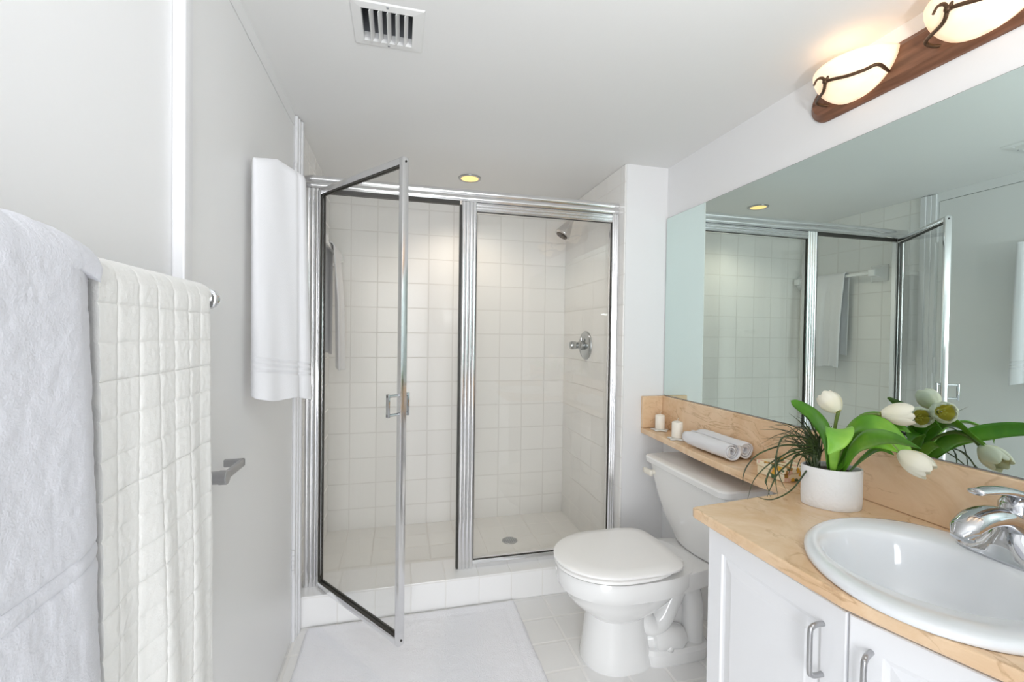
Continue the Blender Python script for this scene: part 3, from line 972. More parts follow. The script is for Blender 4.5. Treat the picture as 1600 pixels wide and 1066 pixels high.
# round self-rimming basin
snk = thing('bathroom_sink', 'oval white drop-in sink set in the marble counter', 'sink', (SX0, SY0, 0.806))
RA, RB_, ROT = 0.262, 0.214, math.atan2(0.626, 0.7795)
def srim(k, z, cx=SX0, cy=SY0):
    return ell(cx, cy, RA * k, RB_ * k, z, 64, ROT)
def sin_(ax, ay, z, cx=1.030, cy=0.667):
    return ell(cx, cy, ax, ay, z, 64, 0.0)
def mixr(a, b_, t):
    # align rings that start at different angles
    sh_ = int(round(ROT / (2 * PI) * 64))
    a2 = a[-sh_:] + a[:-sh_]
    return [p.lerp(q, t) for p, q in zip(a2, b_)]
sh_ = int(round(ROT / (2 * PI) * 64))
def al(r):
    return r[-sh_:] + r[:-sh_]
bm = B()
rings = [al(srim(0.985, 0.8055)), al(srim(1.0, 0.809)), al(srim(0.995, 0.8155)), al(srim(0.965, 0.820)), al(srim(0.92, 0.8215)),
         sin_(0.168, 0.178, 0.8195), sin_(0.160, 0.170, 0.812), sin_(0.152, 0.162, 0.795), sin_(0.142, 0.152, 0.76), sin_(0.122, 0.132, 0.715),
         sin_(0.085, 0.092, 0.682), sin_(0.045, 0.047, 0.668), sin_(0.022, 0.022, 0.664)]
rings = [rings[0]] + rings[1:]
loft(bm, rings, False, True)
link('basin', bm, BASIN, snk)
bm = B(); lathe(bm, [(0.021, 0.0), (0.021, 0.002), (0.017, 0.003), (0.015, 0.010), (0.004, 0.012)], (1.030, 0.667, 0.6645), (0, 0, 1), 24)
link('pop_up_drain', bm, CHROME, snk)

# faucet on the basin's rear ledge
FYc, FXc = 0.634, 1.252
fa = thing('faucet', 'chrome single-lever faucet at the back of the sink', 'faucet', (FXc, FYc, 0.821))
bm = B()
loft(bm, [ell(FXc - 0.012, FYc, 0.040, 0.090, 0.8205, 40, p=2.6), ell(FXc - 0.012, FYc, 0.041, 0.092, 0.826, 40, p=2.6), ell(FXc - 0.012, FYc, 0.039, 0.082, 0.834, 40, p=2.4),
          ell(FXc - 0.012, FYc, 0.040, 0.056, 0.850, 40, p=2.3), ell(FXc - 0.010, FYc, 0.038, 0.042, 0.872, 40, p=2.2), ell(FXc - 0.006, FYc, 0.032, 0.034, 0.895, 40), ell(FXc - 0.002, FYc, 0.026, 0.028, 0.910, 40)])
link('faucet_body', bm, CHROME, fa)
# arched spout, broad and flat
path = smooth_path([(FXc + 0.02, FYc, 0.855), (FXc - 0.02, FYc, 0.895), (FXc - 0.065, FYc, 0.918), (FXc - 0.115, FYc, 0.918), (FXc - 0.150, FYc, 0.904), (FXc - 0.178, FYc, 0.886)], 6)
bm = B()
rings = []
for i, p in enumerate(path):
    t = i / (len(path) - 1)
    tg = (path[min(i + 1, len(path) - 1)] - path[max(i - 1, 0)]).normalized()
    nn = tg.cross(Vector((0, 1, 0)))
    wv = 0.040 - 0.018 * t - (0.012 * max(0, (t - 0.85) / 0.15))
    hv_ = 0.024 - 0.011 * t - (0.006 * max(0, (t - 0.85) / 0.15))
    rings.append([p + Vector((0, 1, 0)) * wv * math.cos(2 * PI * k / 24) + nn * hv_ * math.sin(2 * PI * k / 24) for k in range(24)])
loft(bm, rings)
sp_ = link('spout', bm, CHROME, fa)
bm = B(); lathe(bm, [(0.0125, 0.0), (0.0125, 0.014), (0.010, 0.015)], (FXc - 0.150, FYc, 0.8905), (0.15, 0, -1), 20)
link('aerator', bm, CHROME, sp_)
bm = B()
lathe(bm, [(0.027, 0.0), (0.030, 0.012), (0.029, 0.032), (0.022, 0.044), (0.008, 0.047)], (FXc - 0.004, FYc, 0.906), (0, 0, 1), 28)
path = smooth_path([(FXc + 0.022, FYc, 0.925), (FXc + 0.004, FYc, 0.952), (FXc - 0.035, FYc, 0.966), (FXc - 0.080, FYc, 0.972), (FXc - 0.128, FYc, 0.972)], 6)
rings = []
for i, p in enumerate(path):
    t = i / (len(path) - 1)
    tg = (path[min(i + 1, len(path) - 1)] - path[max(i - 1, 0)]).normalized()
    nn = tg.cross(Vector((0, 1, 0)))
    wv, hv_ = 0.026 - 0.012 * t, 0.012 - 0.006 * t
    rings.append([p + Vector((0, 1, 0)) * wv * math.cos(2 * PI * k / 20) + nn * hv_ * math.sin(2 * PI * k / 20) for k in range(20)])
loft(bm, rings)
link('lever_handle', bm, CHROME, fa)

# ------------------------------------------------------------------ mirror
bm = B(); box(bm, XR - 0.006, XR - 0.0003, -0.30, 2.0600, 0.9712, 1.8917, 0.0012, 1)
for f in bm.faces:
    f.material_index = 0 if f.calc_center_median().x < XR - 0.0055 and f.calc_area() > 0.1 else 1
o = link('wall_mirror', bm, None, smooth=False, mats=[MIRROR, GAP])
tag(o, 'large frameless mirror on the wall above the marble splash', 'mirror')

# ------------------------------------------------------------------ vanity light
vl = thing('vanity_light', 'wooden bar vanity light with three glowing alabaster bowls above the mirror', 'wall light', (XR, 0.745, 2.04))
bm = B()
def stadium(y0, y1, zc, h, x, n=14):
    r = h / 2
    out = []
    for k in range(n + 1):
        a = PI / 2 - PI * k / n
        out.append(Vector((x, y1 - r + r * math.cos(a), zc + r * math.sin(a))))
    for k in range(n + 1):
        a = -PI / 2 - PI * k / n
        out.append(Vector((x, y0 + r + r * math.cos(a), zc + r * math.sin(a))))
    return out
ZB = 2.045
loft(bm, [stadium(0.265, 1.225, ZB, 0.120, XR - 0.0005), stadium(0.267, 1.223, ZB, 0.116, XR - 0.008), stadium(0.272, 1.218, ZB, 0.106, XR - 0.010),
          stadium(0.276, 1.214, ZB, 0.098, XR - 0.016), stadium(0.280, 1.210, ZB, 0.090, XR - 0.018), stadium(0.286, 1.204, ZB, 0.078, XR - 0.024)])
link('wood_backplate', bm, WOOD, vl, smooth='auto')
def lamp(yc):
    xp = XR - 0.026
    zr = 2.088
    a, b_, c = 0.112, 0.112, 0.092
    bm = B()
    NU, NV = 26, 12
    grid = []
    for i in range(NV + 1):
        ph = (PI / 2) * i / NV
        r = math.sin(ph) ** 0.9 if i else 0.0
        z = zr - c * math.cos(ph) ** 1.15
        row = []
        for k in range(NU + 1):
            th = PI * k / NU
            row.append(bm.verts.new((xp - b_ * r * math.sin(th), yc + a * r * math.cos(th), z)))
        grid.append(row)
    for i in range(NV):
        for k in range(NU):
            try:
                bm.faces.new((grid[i][k], grid[i][k + 1], grid[i + 1][k + 1], grid[i + 1][k]))
            except ValueError:
                pass
    bmesh.ops.remove_doubles(bm, verts=bm.verts, dist=1e-5)
    s = link('glass_bowl', bm, SHADE, vl, mods=[('SOLIDIFY', dict(thickness=0.004, offset=0.0))])
    # wrought scroll: two arms from the plate meeting in a knot with curled tips
    def surf(th, ph, off=0.006):
        r = math.sin(ph) ** 0.9
        z = zr - c * math.cos(ph) ** 1.15
        v = Vector((xp - b_ * r * math.sin(th), yc + a * r * math.cos(th), z))
        nrm = Vector((v.x - xp, v.y - yc, v.z - zr)).normalized()
        return v + nrm * off
    bm = B()
    knot = surf(1.40, 1.02, 0.008)
    rt, fw, up = Vector((0.97, -0.24, 0)), Vector((0.24, 0.97, 0)), Vector((0, 0, 1))
    tube(bm, smooth_path([(xp + 0.006, yc + 0.098, zr - 0.063), (xp - 0.012, yc + 0.108, zr - 0.060), (xp - 0.040, yc + 0.102, zr - 0.056), surf(1.16, 0.84, 0.010), knot], 8), 0.0046, 10)
    tube(bm, smooth_path([knot, surf(1.62, 0.96, 0.007), surf(1.98, 0.88, 0.007), surf(2.36, 0.90, 0.008), surf(2.66, 0.98, 0.012), (xp + 0.006, yc - 0.083, zr - 0.058)], 8), 0.0046, 10)
    tube(bm, smooth_path([knot, knot - rt * 0.013 + up * 0.008 - fw * 0.004, knot - rt * 0.028 + up * 0.002 - fw * 0.004, knot - rt * 0.034 - up * 0.013], 6), [0.0042] * 10 + [0.003] * 9, 8)
    tube(bm, smooth_path([knot, knot + rt * 0.007 + up * 0.016 - fw * 0.010, knot + rt * 0.018 + up * 0.027 - fw * 0.014, knot + rt * 0.031 + up * 0.031 - fw * 0.018], 6), [0.0042] * 10 + [0.003] * 9, 8)
    lathe(bm, [(0.003, -0.007), (0.0075, -0.003), (0.0075, 0.003), (0.003, 0.007)], knot, (0.3, 1, 0.5), 12)
    link('scroll_arm', bm, IRON, vl)
    bm = B()
    lathe(bm, [(0.006, -0.020), (0.016, -0.010), (0.018, 0.002), (0.014, 0.012), (0.004, 0.018)], (xp - 0.045, yc, zr - 0.030), (0, 0, 1), 16)
    link('bulb', bm, BULB, vl)
    light('vanity_lamp', 'POINT', (xp - 0.045, yc, zr - 0.012), 0.10, (1.0, 0.72, 0.46), shadow_soft_size=0.03)
for yc in (1.050, 0.745, 0.440):
    lamp(yc)

# ------------------------------------------------------------------ towels on the left
bar = thing('towel_bar', 'chrome towel bar on the left wall under two bath towels', 'towel bar', (XL, 0.50, 1.335))
BX, BZ = -0.352, 1.335
bm = B(); tube(bm, [(BX, 0.03, BZ), (BX, 0.952, BZ)], 0.0115, 20)
link('bar', bm, CHROME, bar)
bm = B(); lathe(bm, [(0.0155, -0.012), (0.0195, -0.010), (0.0195, -0.004), (0.0175, -0.003), (0.0175, 0.004), (0.019, 0.006), (0.0175, 0.011), (0.012, 0.0125)], (BX, 0.950, BZ), (0, 1, 0), 32)
link('end_cap', bm, CHROME, bar, smooth='auto')
for y in (0.06, 0.930):
    bm = B(); lathe(bm, [(0.024, 0), (0.024, 0.006), (0.011, 0.012), (0.010, 0.062)], (XL + 0.0005, y, BZ), (1, 0, 0), 24)
    link('bar_post', bm, CHROME, bar, smooth='auto')

CELL = 0.045
def fold_quilt(t, s, part, z, y):
    h = max(0.0, 1.34 - z)
    sag = 0.006 * math.sin(y * 26 + 1.0) * min(1, h * 1.5) + 0.004 * math.sin(y * 60 + z * 3) * min(1, h * 2)
    # stitched grid: cushions between seams
    yy = y + 0.012 * h
    a = abs(((yy / CELL) % 1) - 0.5) * 2
    b_ = abs(((z / CELL) % 1) - 0.5) * 2
    q = min(1 - a ** 6, 1 - b_ ** 6)
    q = max(0.0, q) ** 0.8
    k = 0.0030 * q
    nz = 0.0008 * noise.noise(Vector((y * 120, z * 120, 1)))
    edge = 0.010 * max(0, (t - 0.93) / 0.07) ** 2
    if part == 1:
        return (0, 0, k + nz)
    if part == 0:
        return (sag + k + nz + 0.018 * min(1, h * 0.8) - edge, 0.004 * noise.noise(Vector((z * 5, 7, 0))) * t + 0.022 * h * t, 0)
    return (-0.2 * k, 0.0, 0)
draped('quilted_towel', 0.592, 0.905, BX, BZ, 0.0185, 0.60, 0.95, TERRYC,
       'cream quilted bath towel over the bar nearest the door', fold_quilt, thick=0.010, ny=150, nz=300)

def fold_fluffy(t, s, part, z, y):
    h = max(0.0, 1.345 - z)
    n1 = noise.noise(Vector((y * 7, z * 5, 2)))
    n2 = noise.noise(Vector((y * 45, z * 45, 5)))
    n3 = noise.noise(Vector((y * 150, z * 150, 9)))
    d = 0.006 * n1 * min(1, h * 3) + 0.0010 * n2 + 0.0006 * n3
    edge = 0.016 * max(0, (t - 0.90) / 0.10) ** 2
    if part == 1:
        return (0, 0, 0.002 * n2 + 0.0015 * n3 - edge * 0.6)
    if part == 0:
        b_ = 0
        # flat woven band
        for zc_ in (1.045, 1.028):
            b_ -= 0.004 * math.exp(-((z - zc_) / 0.0035) ** 2)
        if z < 1.0:
            d += 0.012 * max(0, 1 - abs(t - 0.80) / 0.16) * min(1, (1.0 - z) * 6)
        return (d + b_ + 0.016 * min(1, h * 1.2) - edge, 0.012 * h * t + 0.004 * n1 * t, 0)
    return (-0.0, 0, 0)
draped('fluffy_towel', 0.06, 0.573, BX, BZ + 0.004, 0.036, 0.66, 0.90, TERRY,
       'thick fluffy white bath towel over the bar nearest the camera', fold_fluffy, thick=0.012, ny=190, nz=260)

# hand towel hung on a hook on the room door
hk = thing('robe_hook', 'small hook on the door carrying the hanging hand towel', 'hook', (XL, 1.56, 1.745))
bm = B(); tube(bm, smooth_path([(XL, 1.56, 1.745), (XL + 0.03, 1.535, 1.738), (XL + 0.062, 1.500, 1.742)]), 0.006, 12)
link('hook_arm', bm, CHROME, hk)
bm = B(); lathe(bm, [(0.02, 0), (0.02, 0.006), (0.012, 0.009)], (XL, 1.56, 1.745), (1, 0, 0), 20)
link('hook_plate', bm, CHROME, hk)
def hand_towel():
    """folded towel hanging edge-on to the door: a wide front leaf wrapped round a second leaf"""
    bm = B()
    A = Vector((-0.398, 1.372, 0)); Bq = Vector((-0.302, 1.548, 0))
    u = (Bq - A).normalized(); W = (Bq - A).length
    nrm = Vector((u.y, -u.x, 0))            # towards the room
    NZ, zb, ztop = 260, 1.088, 1.755
    rows = []
    for j in range(NZ + 1):
        v = j / NZ
        row = []
        # cross-section: closed outline in (s along u, d along normal)
        sec = []
        N = 26
        for k in range(N + 1):                 # front leaf
            s = k / N
            sec.append((s, 1))
        for k in range(N, -1, -1):             # rear leaf
            sec.append((k / N, -1))
        for s, side in sec:
            top_ = ztop + (0.028 * min(1, s / 0.42) if s < 0.42 else 0.028 - 0.012 * (s - 0.42) / 0.58)
            bot_ = zb - 0.030 * s + (0.008 if side < 0 else 0.0) - 0.006 * math.sin(s * 7)
            z = bot_ + (top_ - bot_) * v
            thick = 0.014 + 0.010 * (1 - v) + 0.004 * math.sin(s * 9)
            fold = 0.010 * math.exp(-((s - 0.76 - 0.06 * v) / 0.045) ** 2) * (1 - 0.3 * v)
            d = thick * side * (math.sin(PI * min(max(s, 0.02), 0.98)) ** 0.35)
            if side > 0:
                d -= fold
                d += 0.004 * math.sin(s * 14 + v * 2) * (1 - v)
                for zc_ in (1.168, 1.184, 1.200):
                    d -= 0.0055 * math.exp(-((z - zc_ + 0.030 * s) / 0.0035) ** 2)
            if v > 0.965:
                d *= max(0.05, math.cos((v - 0.965) / 0.035 * PI / 2)) ** 0.6
            wide = 1.0 + 0.10 * (1 - v)
            p = A + u * (W * (s * wide - 0.02 * (1 - v))) + nrm * (d + 0.008 * (1 - v))
            row.append(Vector((p.x, p.y, z)))
        rows.append(row)
    loft(bm, rows, True, True)
    return bm
o = link('hand_towel', hand_towel(), TERRYS)
tag(o, 'white hand towel with three woven bands hanging on the door', 'towel')

# ------------------------------------------------------------------ things on the shelf
ZS = 0.8055
def candle_dish(x, y, ph, r, label):
    bm = B()
    n = 60
    rings = []
    for k, z in ((0.72, 0.0), (0.98, 0.002), (1.0, 0.006), (0.72, 0.0085), (0.35, 0.0095)):
        rings.append([Vector((x + r * k * (0.78 + 0.22 * math.cos(5 * (2 * PI * i / n) + ph)) * math.cos(2 * PI * i / n),
                              y + r * k * (0.78 + 0.22 * math.cos(5 * (2 * PI * i / n) + ph)) * math.sin(2 * PI * i / n), ZS + z)) for i in range(n)])
    loft(bm, rings)
    o = link('candle_dish', bm, DISH)
    tag(o, label, 'candle dish', 'star dishes under the candles')
def candle(x, y, r, h, label):
    t = thing('pillar_candle', label, 'candle', (x, y, ZS + 0.0098), 'pillar candles on the marble shelf')
    z = ZS + 0.0098
    bm = B(); lathe(bm, [(r * 0.95, 0), (r, 0.002), (r, h - 0.004), (r * 0.93, h), (r * 0.45, h + 0.004), (0.001, h + 0.006)], (x, y, z), (0, 0, 1), 32)
    link('wax', bm, WAX, t, smooth='auto')
    bm = B(); tube(bm, [(x, y, z + h + 0.003), (x + 0.001, y, z + h + 0.012), (x + 0.006, y - 0.001, z + h + 0.019)], 0.0011, 8)
    link('wick', bm, WICK, t)
candle_dish(1.268, 1.975, 0.4, 0.046, 'pearly star-shaped glass dish in the shelf corner')
candle(1.268, 1.975, 0.0235, 0.067, 'ivory pillar candle in the corner at the end of the marble shelf')
candle_dish(1.235, 1.785, 1.2, 0.046, 'pearly star-shaped glass dish beside the rolled towels')
candle(1.236, 1.785, 0.0245, 0.071, 'ivory pillar candle standing beside the rolled towels')

def rolled(x, r, y0, y1, label, seed):
    """towel rolled into a spiral, axis along y"""
    bm = B()
    N = 150
    turns = 3.1
    prof = []
    for i in range(N + 1):
        t = i / N
        a = seed + 2 * PI * turns * t
        rr = 0.008 + (r - 0.008) * t
        prof.append((rr * math.cos(a), rr * math.sin(a)))
    NYs = 30
    z = ZS + r + 0.0035
    g = []
    for j in range(NYs + 1):
        v = j / NYs
        y = y0 + (y1 - y0) * v
        row = []
        for i, (a, b_) in enumerate(prof):
            t = i / N
            w = noise.noise(Vector((y * 14, t * 20, seed * 5))) + 0.8 * noise.noise(Vector((y * 30, b_ * 60, a * 60 + seed)))
            k = 1 + 0.085 * w - 0.22 * max(0, (v - 0.86) / 0.14) ** 2
            yy = y + 0.010 * noise.noise(Vector((t * 9, seed, 0))) * (1 if j in (0, NYs) else 0) - 0.012 * (1 - t) * (j == 0) * -1
            zz = z + b_ * k * 0.96
            row.append(bm.verts.new((x + a * k, yy, max(zz, ZS + 0.004))))
        g.append(row)
    for j in range(NYs):
        for i in range(N):
            bm.faces.new((g[j][i], g[j + 1][i], g[j + 1][i + 1], g[j][i + 1]))
    o = link('rolled_towel', bm, TERRYS, mods=[('SOLIDIFY', dict(thickness=0.0055, offset=0.0))])
    tag(o, label, 'towel', 'rolled washcloths on the shelf')
rolled(1.222, 0.034, 1.415, 1.690, 'rolled white washcloth at the front edge of the shelf', 0.4)
rolled(1.291, 0.033, 1.425, 1.700, 'rolled white washcloth against the marble splash', 1.9)

fb = thing('floral_soap_box', 'small floral-patterned box on the shelf behind the flower pot', 'box', (1.268, 1.235, ZS))
bm = B(); box(bm, 1.215, 1.320, 1.180, 1.292, ZS + 0.0005, ZS + 0.026, 0.002, 1)
link('box_base', bm, FLORAL, fb, smooth=False)
bm = B(); box(bm, 1.213, 1.322, 1.178, 1.294, ZS + 0.027, ZS + 0.046, 0.003, 2)
link('box_lid', bm, FLORAL, fb, smooth=False)

# ------------------------------------------------------------------ potted tulips
PC = Vector((1.183, 0.990, ZS))
pot = thing('potted_tulips', 'white embossed oval pot of cream tulips and dark grass on the counter', 'potted plant', PC)
PR = math.atan2(-0.095, 0.145)
def pot_ring(k, z, ka=0.074, kb=0.052):
    return ell(PC.x, PC.y, ka * k, kb * k, z, 64, PR, 1.72)
bm = B()
loft(bm, [pot_ring(0.95, ZS), pot_ring(0.985, ZS + 0.003), pot_ring(1.0, ZS + 0.03), pot_ring(1.0, ZS + 0.108), pot_ring(0.985, ZS + 0.1115), pot_ring(0.93, ZS + 0.111),
          pot_ring(0.91, ZS + 0.10), pot_ring(0.90, ZS + 0.08)])
link('pot', bm, POTW, pot, smooth='auto')
bm = B(); loft(bm, [pot_ring(0.90, ZS + 0.085), pot_ring(0.88, ZS + 0.098), pot_ring(0.5, ZS + 0.104)])
link('moss', bm, SOIL, pot)

def leaf(pts, w, m, side=(0, 0, 1), fold=0.25, name='leaf', peak=0.4, tw=0.0):
    """blade along pts; side = direction across the blade"""
    path = smooth_path(pts, 7)
    bm = B()
    n = len(path)
    rows = []
    side = Vector(side).normalized()
    for i, p in enumerate(path):
        t = i / (n - 1)
        tg = (path[min(i + 1, n - 1)] - path[max(i - 1, 0)]).normalized()
        s = (side - tg * side.dot(tg)).normalized()
        s = Matrix.Rotation(tw * t, 3, tg) @ s
        nn = tg.cross(s)
        k = (t / peak) ** 0.7 if t < peak else max(0.0, 1 - ((t - peak) / (1 - peak)) ** 1.8)
        ww = w * (0.16 + 0.84 * k) if t < peak else w * k + 0.0004
        rows.append([p + s * ww * q + nn * (abs(q) ** 1.5) * ww * fold for q in (-1, -0.6, -0.25, 0, 0.25, 0.6, 1)])
    vr = [[bm.verts.new(v) for v in r] for r in rows]
    for a, b_ in zip(vr, vr[1:]):
        for i in range(6):
            bm.faces.new((a[i], a[i + 1], b_[i + 1], b_[i]))
    return link(name, bm, m, pot, mods=[('SOLIDIFY', dict(thickness=0.0009, offset=0.0))])

def blade(pts, w=0.0022):
    path = smooth_path(pts, 5)
    n = len(path)
    bm = B()
    up = Vector((0.3, 0.2, 1))
    rows = []
    for i, p in enumerate(path):
        t = i / (n - 1)
        tg = (path[min(i + 1, n - 1)] - path[max(i - 1, 0)]).normalized()
        s = tg.cross(up)
        s = s.normalized() if s.length > 1e-4 else Vector((1, 0, 0))
        ww = w * (1 - 0.9 * t ** 3)
        nn = s.cross(tg)
        rows.append([p + s * ww, p + nn * ww * 0.6, p - s * ww, p - nn * ww * 0.6])
    loft(bm, rows)
    return link('grass_blade', bm, BLADE, pot)

BLADES = [
    [(1.1505,1.0104,0.915),(1.163,1.012,0.964),(1.076,1.006,0.977),(1.018,1.001,0.98),(0.943,0.995,0.964),(0.902,0.989,0.939),(0.882,0.983,0.914),(0.876,0.978,0.888)],
    [(1.1515,1.0068,0.915),(1.15,1.012,0.959),(1.079,1.008,0.964),(1.029,1.005,0.951),(0.972,1.001,0.926),(0.929,0.998,0.891),(0.906,0.994,0.842)],
    [(1.154,1.0091,0.915),(1.143,1.012,0.954),(1.075,1.005,0.957),(1.022,0.997,0.943),(0.98,0.99,0.927),(0.953,0.982,0.894),(0.95,0.975,0.882),(0.955,0.968,0.855)],
    [(1.1559,1.0116,0.915),(1.157,1.012,0.945),(1.089,1.005,0.951),(1.043,0.998,0.931),(0.998,0.991,0.904),(0.973,0.984,0.877),(0.954,0.978,0.851)],
    [(1.1497,1.0137,0.915),(1.164,1.012,0.934),(1.129,1.011,0.912),(1.082,1.01,0.863),(1.046,1.008,0.842),(1.003,1.007,0.831),(0.969,1.006,0.835),(0.946,1.005,0.844)],
    [(1.1516,1.0164,0.915),(1.129,1.012,0.982),(1.095,1.007,0.999),(1.056,1.001,1.006),(1.019,0.996,1.004),(0.998,0.99,0.978),(0.986,0.985,0.938),(0.982,0.979,0.888),(0.985,0.974,0.852)],
    [(1.1529,1.0141,0.915),(1.149,1.012,0.97),(1.119,1.01,1.0),(1.076,1.008,1.026),(1.038,1.006,1.039),(1.0,1.004,1.038)],
    [(1.1531,1.0131,0.915),(1.149,1.012,0.979),(1.108,0.997,1.014),(1.061,0.982,1.048),(1.008,0.967,1.076)],
    [(1.1444,1.0164,0.915),(1.159,1.012,0.984),(1.131,1.003,1.02),(1.101,0.995,1.055),(1.055,0.986,1.075)],
    [(1.1526,1.0165,0.915),(1.156,1.012,0.976),(1.123,1.008,1.016),(1.098,1.004,1.045),(1.068,1.0,1.06)],
    [(1.1551,1.0107,0.915),(1.125,1.012,0.98),(1.099,1.016,0.991),(1.066,1.019,0.989)],
    [(1.1493,1.0172,0.915),(1.103,1.012,0.948),(1.081,1.017,0.943),(1.074,1.021,0.912),(1.073,1.026,0.889)],
    [(1.1452,1.0076,0.915),(1.135,1.012,0.982),(1.102,1.019,1.001),(1.089,1.026,1.012),(1.063,1.032,0.986)],
    [(1.1556,1.0112,0.915),(1.163,1.012,0.984),(1.156,1.001,1.005),(1.164,0.99,1.018),(1.184,0.979,1.024)],
    [(1.1476,1.0121,0.915),(1.176,1.012,0.983),(1.186,1.012,0.999),(1.203,1.012,1.02),(1.208,1.012,1.027)],
    [(1.1482,1.013,0.915),(1.082,1.012,0.957),(1.031,1.006,0.951),(1.007,1.001,0.932),(1.005,0.995,0.91),(1.013,0.99,0.883),(1.024,0.984,0.86)],
    [(1.1549,1.0142,0.915),(1.129,1.012,0.958),(1.091,1.011,0.965),(1.06,1.01,0.964),(1.027,1.009,0.94)],
    [(1.1543,1.0179,0.915),(1.15,1.012,0.954),(1.132,1.02,0.956),(1.114,1.028,0.929),(1.11,1.036,0.894)]]
for k, pts in enumerate(BLADES):
    blade(pts, 0.0042 if k < 6 else 0.0030)
base = Vector((1.145, 1.015, ZS + 0.10))
for k in range(34):
    a = rnd.uniform(0.1, 2.9) if k % 2 else rnd.uniform(0.6, 2.4)
    Lh = rnd.uniform(0.09, 0.17)
    d = Vector((math.cos(a) * 0.9, math.sin(a), 0))
    b0 = base + Vector((rnd.uniform(-0.012, 0.016), rnd.uniform(-0.016, 0.016), 0))
    h = rnd.uniform(0.06, 0.11)
    droop = rnd.uniform(-0.02, 0.06)
    pts = [b0, b0 + d * Lh * 0.18 + Vector((0, 0, h * 0.62)), b0 + d * Lh * 0.50 + Vector((0, 0, h)), b0 + d * Lh + Vector((0, 0, h - droop))]
    if max(p.x for p in pts) > 1.315:
        continue
    blade(pts, rnd.uniform(0.0017, 0.0027))

def tulip(stem_pts, axis, R=0.029, L=0.062, openness=0.0, roll=0.3):
    path = smooth_path(stem_pts, 7)
    bm = B(); tube(bm, path, [0.0034 + 0.0012 * (i / (len(path) - 1)) for i in range(len(path))], 10)
    st = link('tulip_stem', bm, STEM, pot)
    c = path[-1]
    ax = Vector(axis).normalized()
    a, b_, d = basis(ax)
    bm = B()
    NU, NV = 14, 8
    for layer, off, rk in ((0, 0.0, 1.0), (1, PI / 3, 0.90)):
        for q in range(3):
            th0 = roll + off + q * 2 * PI / 3
            for inner in (0, 1):
                g = []
                for i in range(NU + 1):
                    u = i / NU
                    prof = (math.sin(PI * (0.06 + 0.70 * u)) ** 0.75)
                    prof = prof * (1 - 0.10 * u) + openness * 0.45 * u * u
                    wid = (0.35 + 0.65 * math.sin(PI * min(1, 0.12 + 0.78 * u)) ** 0.6) * (1 - 0.55 * max(0, (u - 0.72) / 0.28) ** 2)
                    row = []
                    for j in range(NV + 1):
                        v = 2 * j / NV - 1
                        th = th0 + v * 0.98 * wid
                        r = R * rk * prof * (1 - 0.05 * v * v) + 0.0006 * math.cos(v * 9)
                        if inner:
                            r -= 0.0014
                        h = L * (u - 0.035 * v * v * u) * (1.0 if layer == 0 else 0.97)
                        row.append(bm.verts.new(c + (a * math.cos(th) + b_ * math.sin(th)) * r + d * h))
                    g.append(row)
                for i in range(NU):
                    for j in range(NV):
                        f = bm.faces.new((g[i][j], g[i + 1][j], g[i + 1][j + 1], g[i][j + 1]))
                        if inner and i < NU * 0.45:
                            f.material_index = 1
    bl = link('bloom', bm, PETAL, st, mats=[PETAL, THROAT])
    bm = B()
    for k in range(6):
        t = 2 * PI * k / 6
        e = (a * math.cos(t) + b_ * math.sin(t))
        tube(bm, [c + e * 0.003 + d * 0.004, c + e * 0.008 + d * L * 0.5], [0.0012, 0.0024], 6)
    o = link('stamens', bm, THROAT, pot)
    return st
pb = Vector((1.178, 0.985, ZS + 0.095))
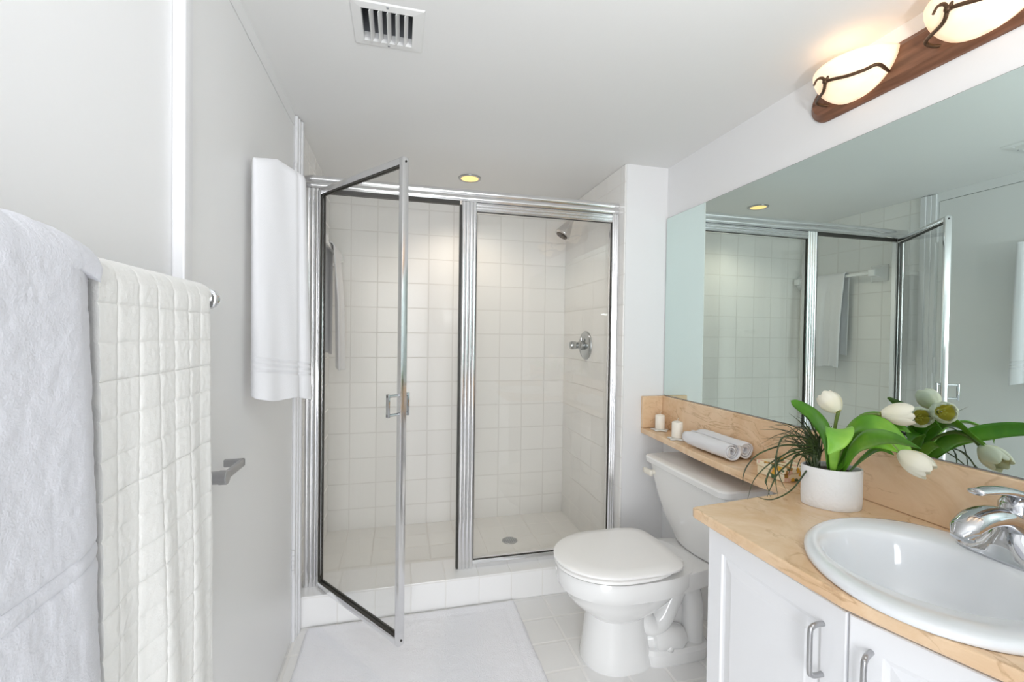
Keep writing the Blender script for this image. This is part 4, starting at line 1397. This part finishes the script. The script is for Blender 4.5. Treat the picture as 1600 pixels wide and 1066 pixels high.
# upright bloom, two leaning to the mirror side, one nodding over the splash
tulip([pb + Vector((-0.005, 0.004, 0)), (1.168, 0.975, 0.98), (1.163, 0.965, 1.04), (1.160, 0.955, 1.078)], (-0.08, 0.62, 0.66), 0.031, 0.060)
tulip([pb, (1.195, 0.966, 0.98), (1.205, 0.955, 1.04), (1.222, 0.935, 1.068), (1.236, 0.900, 1.078)], (0.62, -0.60, 0.10), 0.030, 0.066, 0.32, 0.9)
tulip([pb + Vector((0.01, 0.002, 0)), (1.225, 0.975, 0.99), (1.245, 0.962, 1.035), (1.268, 0.938, 1.058)], (0.60, -0.70, 0.14), 0.029, 0.062, 0.35, 0.2)
tulip([pb + Vector((0.012, -0.004, 0)), (1.20, 0.94, 0.985), (1.20, 0.89, 1.022), (1.198, 0.850, 1.015), (1.198, 0.828, 0.997)], (0.25, -0.74, -0.42), 0.031, 0.070, 0.06, 0.5)
# broad leaves
leaf([(1.170, 0.985, 0.905), (1.160, 0.985, 1.00), (1.150, 1.02, 1.055), (1.150, 1.08, 1.082), (1.150, 1.098, 1.087)], 0.019, LEAFG, (0.5, -0.2, 0.8), 0.2)
leaf([(1.165, 0.97, 0.905), (1.150, 0.95, 1.00), (1.118, 0.915, 1.040), (1.072, 0.885, 1.018), (1.045, 0.885, 0.985)], 0.030, LEAFL, (0.9, -0.45, 0.1), 0.2, peak=0.55)
leaf([(1.185, 0.985, 0.905), (1.190, 0.960, 0.99), (1.200, 0.925, 1.045), (1.210, 0.880, 1.045), (1.210, 0.830, 1.010), (1.205, 0.805, 0.985)], 0.027, LEAFG, (0.35, 0.3, 0.9), 0.3, peak=0.5, tw=-0.5)
leaf([(1.180, 0.975, 0.905), (1.185, 0.94, 0.95), (1.185, 0.90, 1.000), (1.185, 0.86, 1.012), (1.185, 0.82, 1.000)], 0.021, LEAFG, (0.5, 0.2, 0.9), 0.3, peak=0.5)
leaf([(1.200, 0.985, 0.905), (1.225, 0.965, 0.99), (1.245, 0.94, 1.045), (1.265, 0.90, 1.055), (1.285, 0.86, 1.035)], 0.027, LEAFG, (0.2, 0.5, 0.8), 0.3, peak=0.5)
leaf([(1.188, 0.965, 0.905), (1.160, 0.915, 0.985), (1.125, 0.850, 1.030), (1.095, 0.775, 1.050), (1.075, 0.70, 1.045)], 0.021, LEAFG, (0.2, 0.1, -0.95), 0.3, peak=0.45)
leaf([(1.19, 0.98, 0.905), (1.21, 0.97, 0.98), (1.235, 0.955, 1.010), (1.262, 0.945, 1.005), (1.285, 0.94, 0.985)], 0.022, LEAFG, (-0.3, 0.8, 0.3), 0.25, peak=0.5)
leaf([(1.215, 0.965, 0.905), (1.235, 0.935, 0.955), (1.245, 0.905, 0.985), (1.250, 0.875, 0.975)], 0.014, LEAFG, (0.6, 0.3, 0.6), 0.3, peak=0.5)
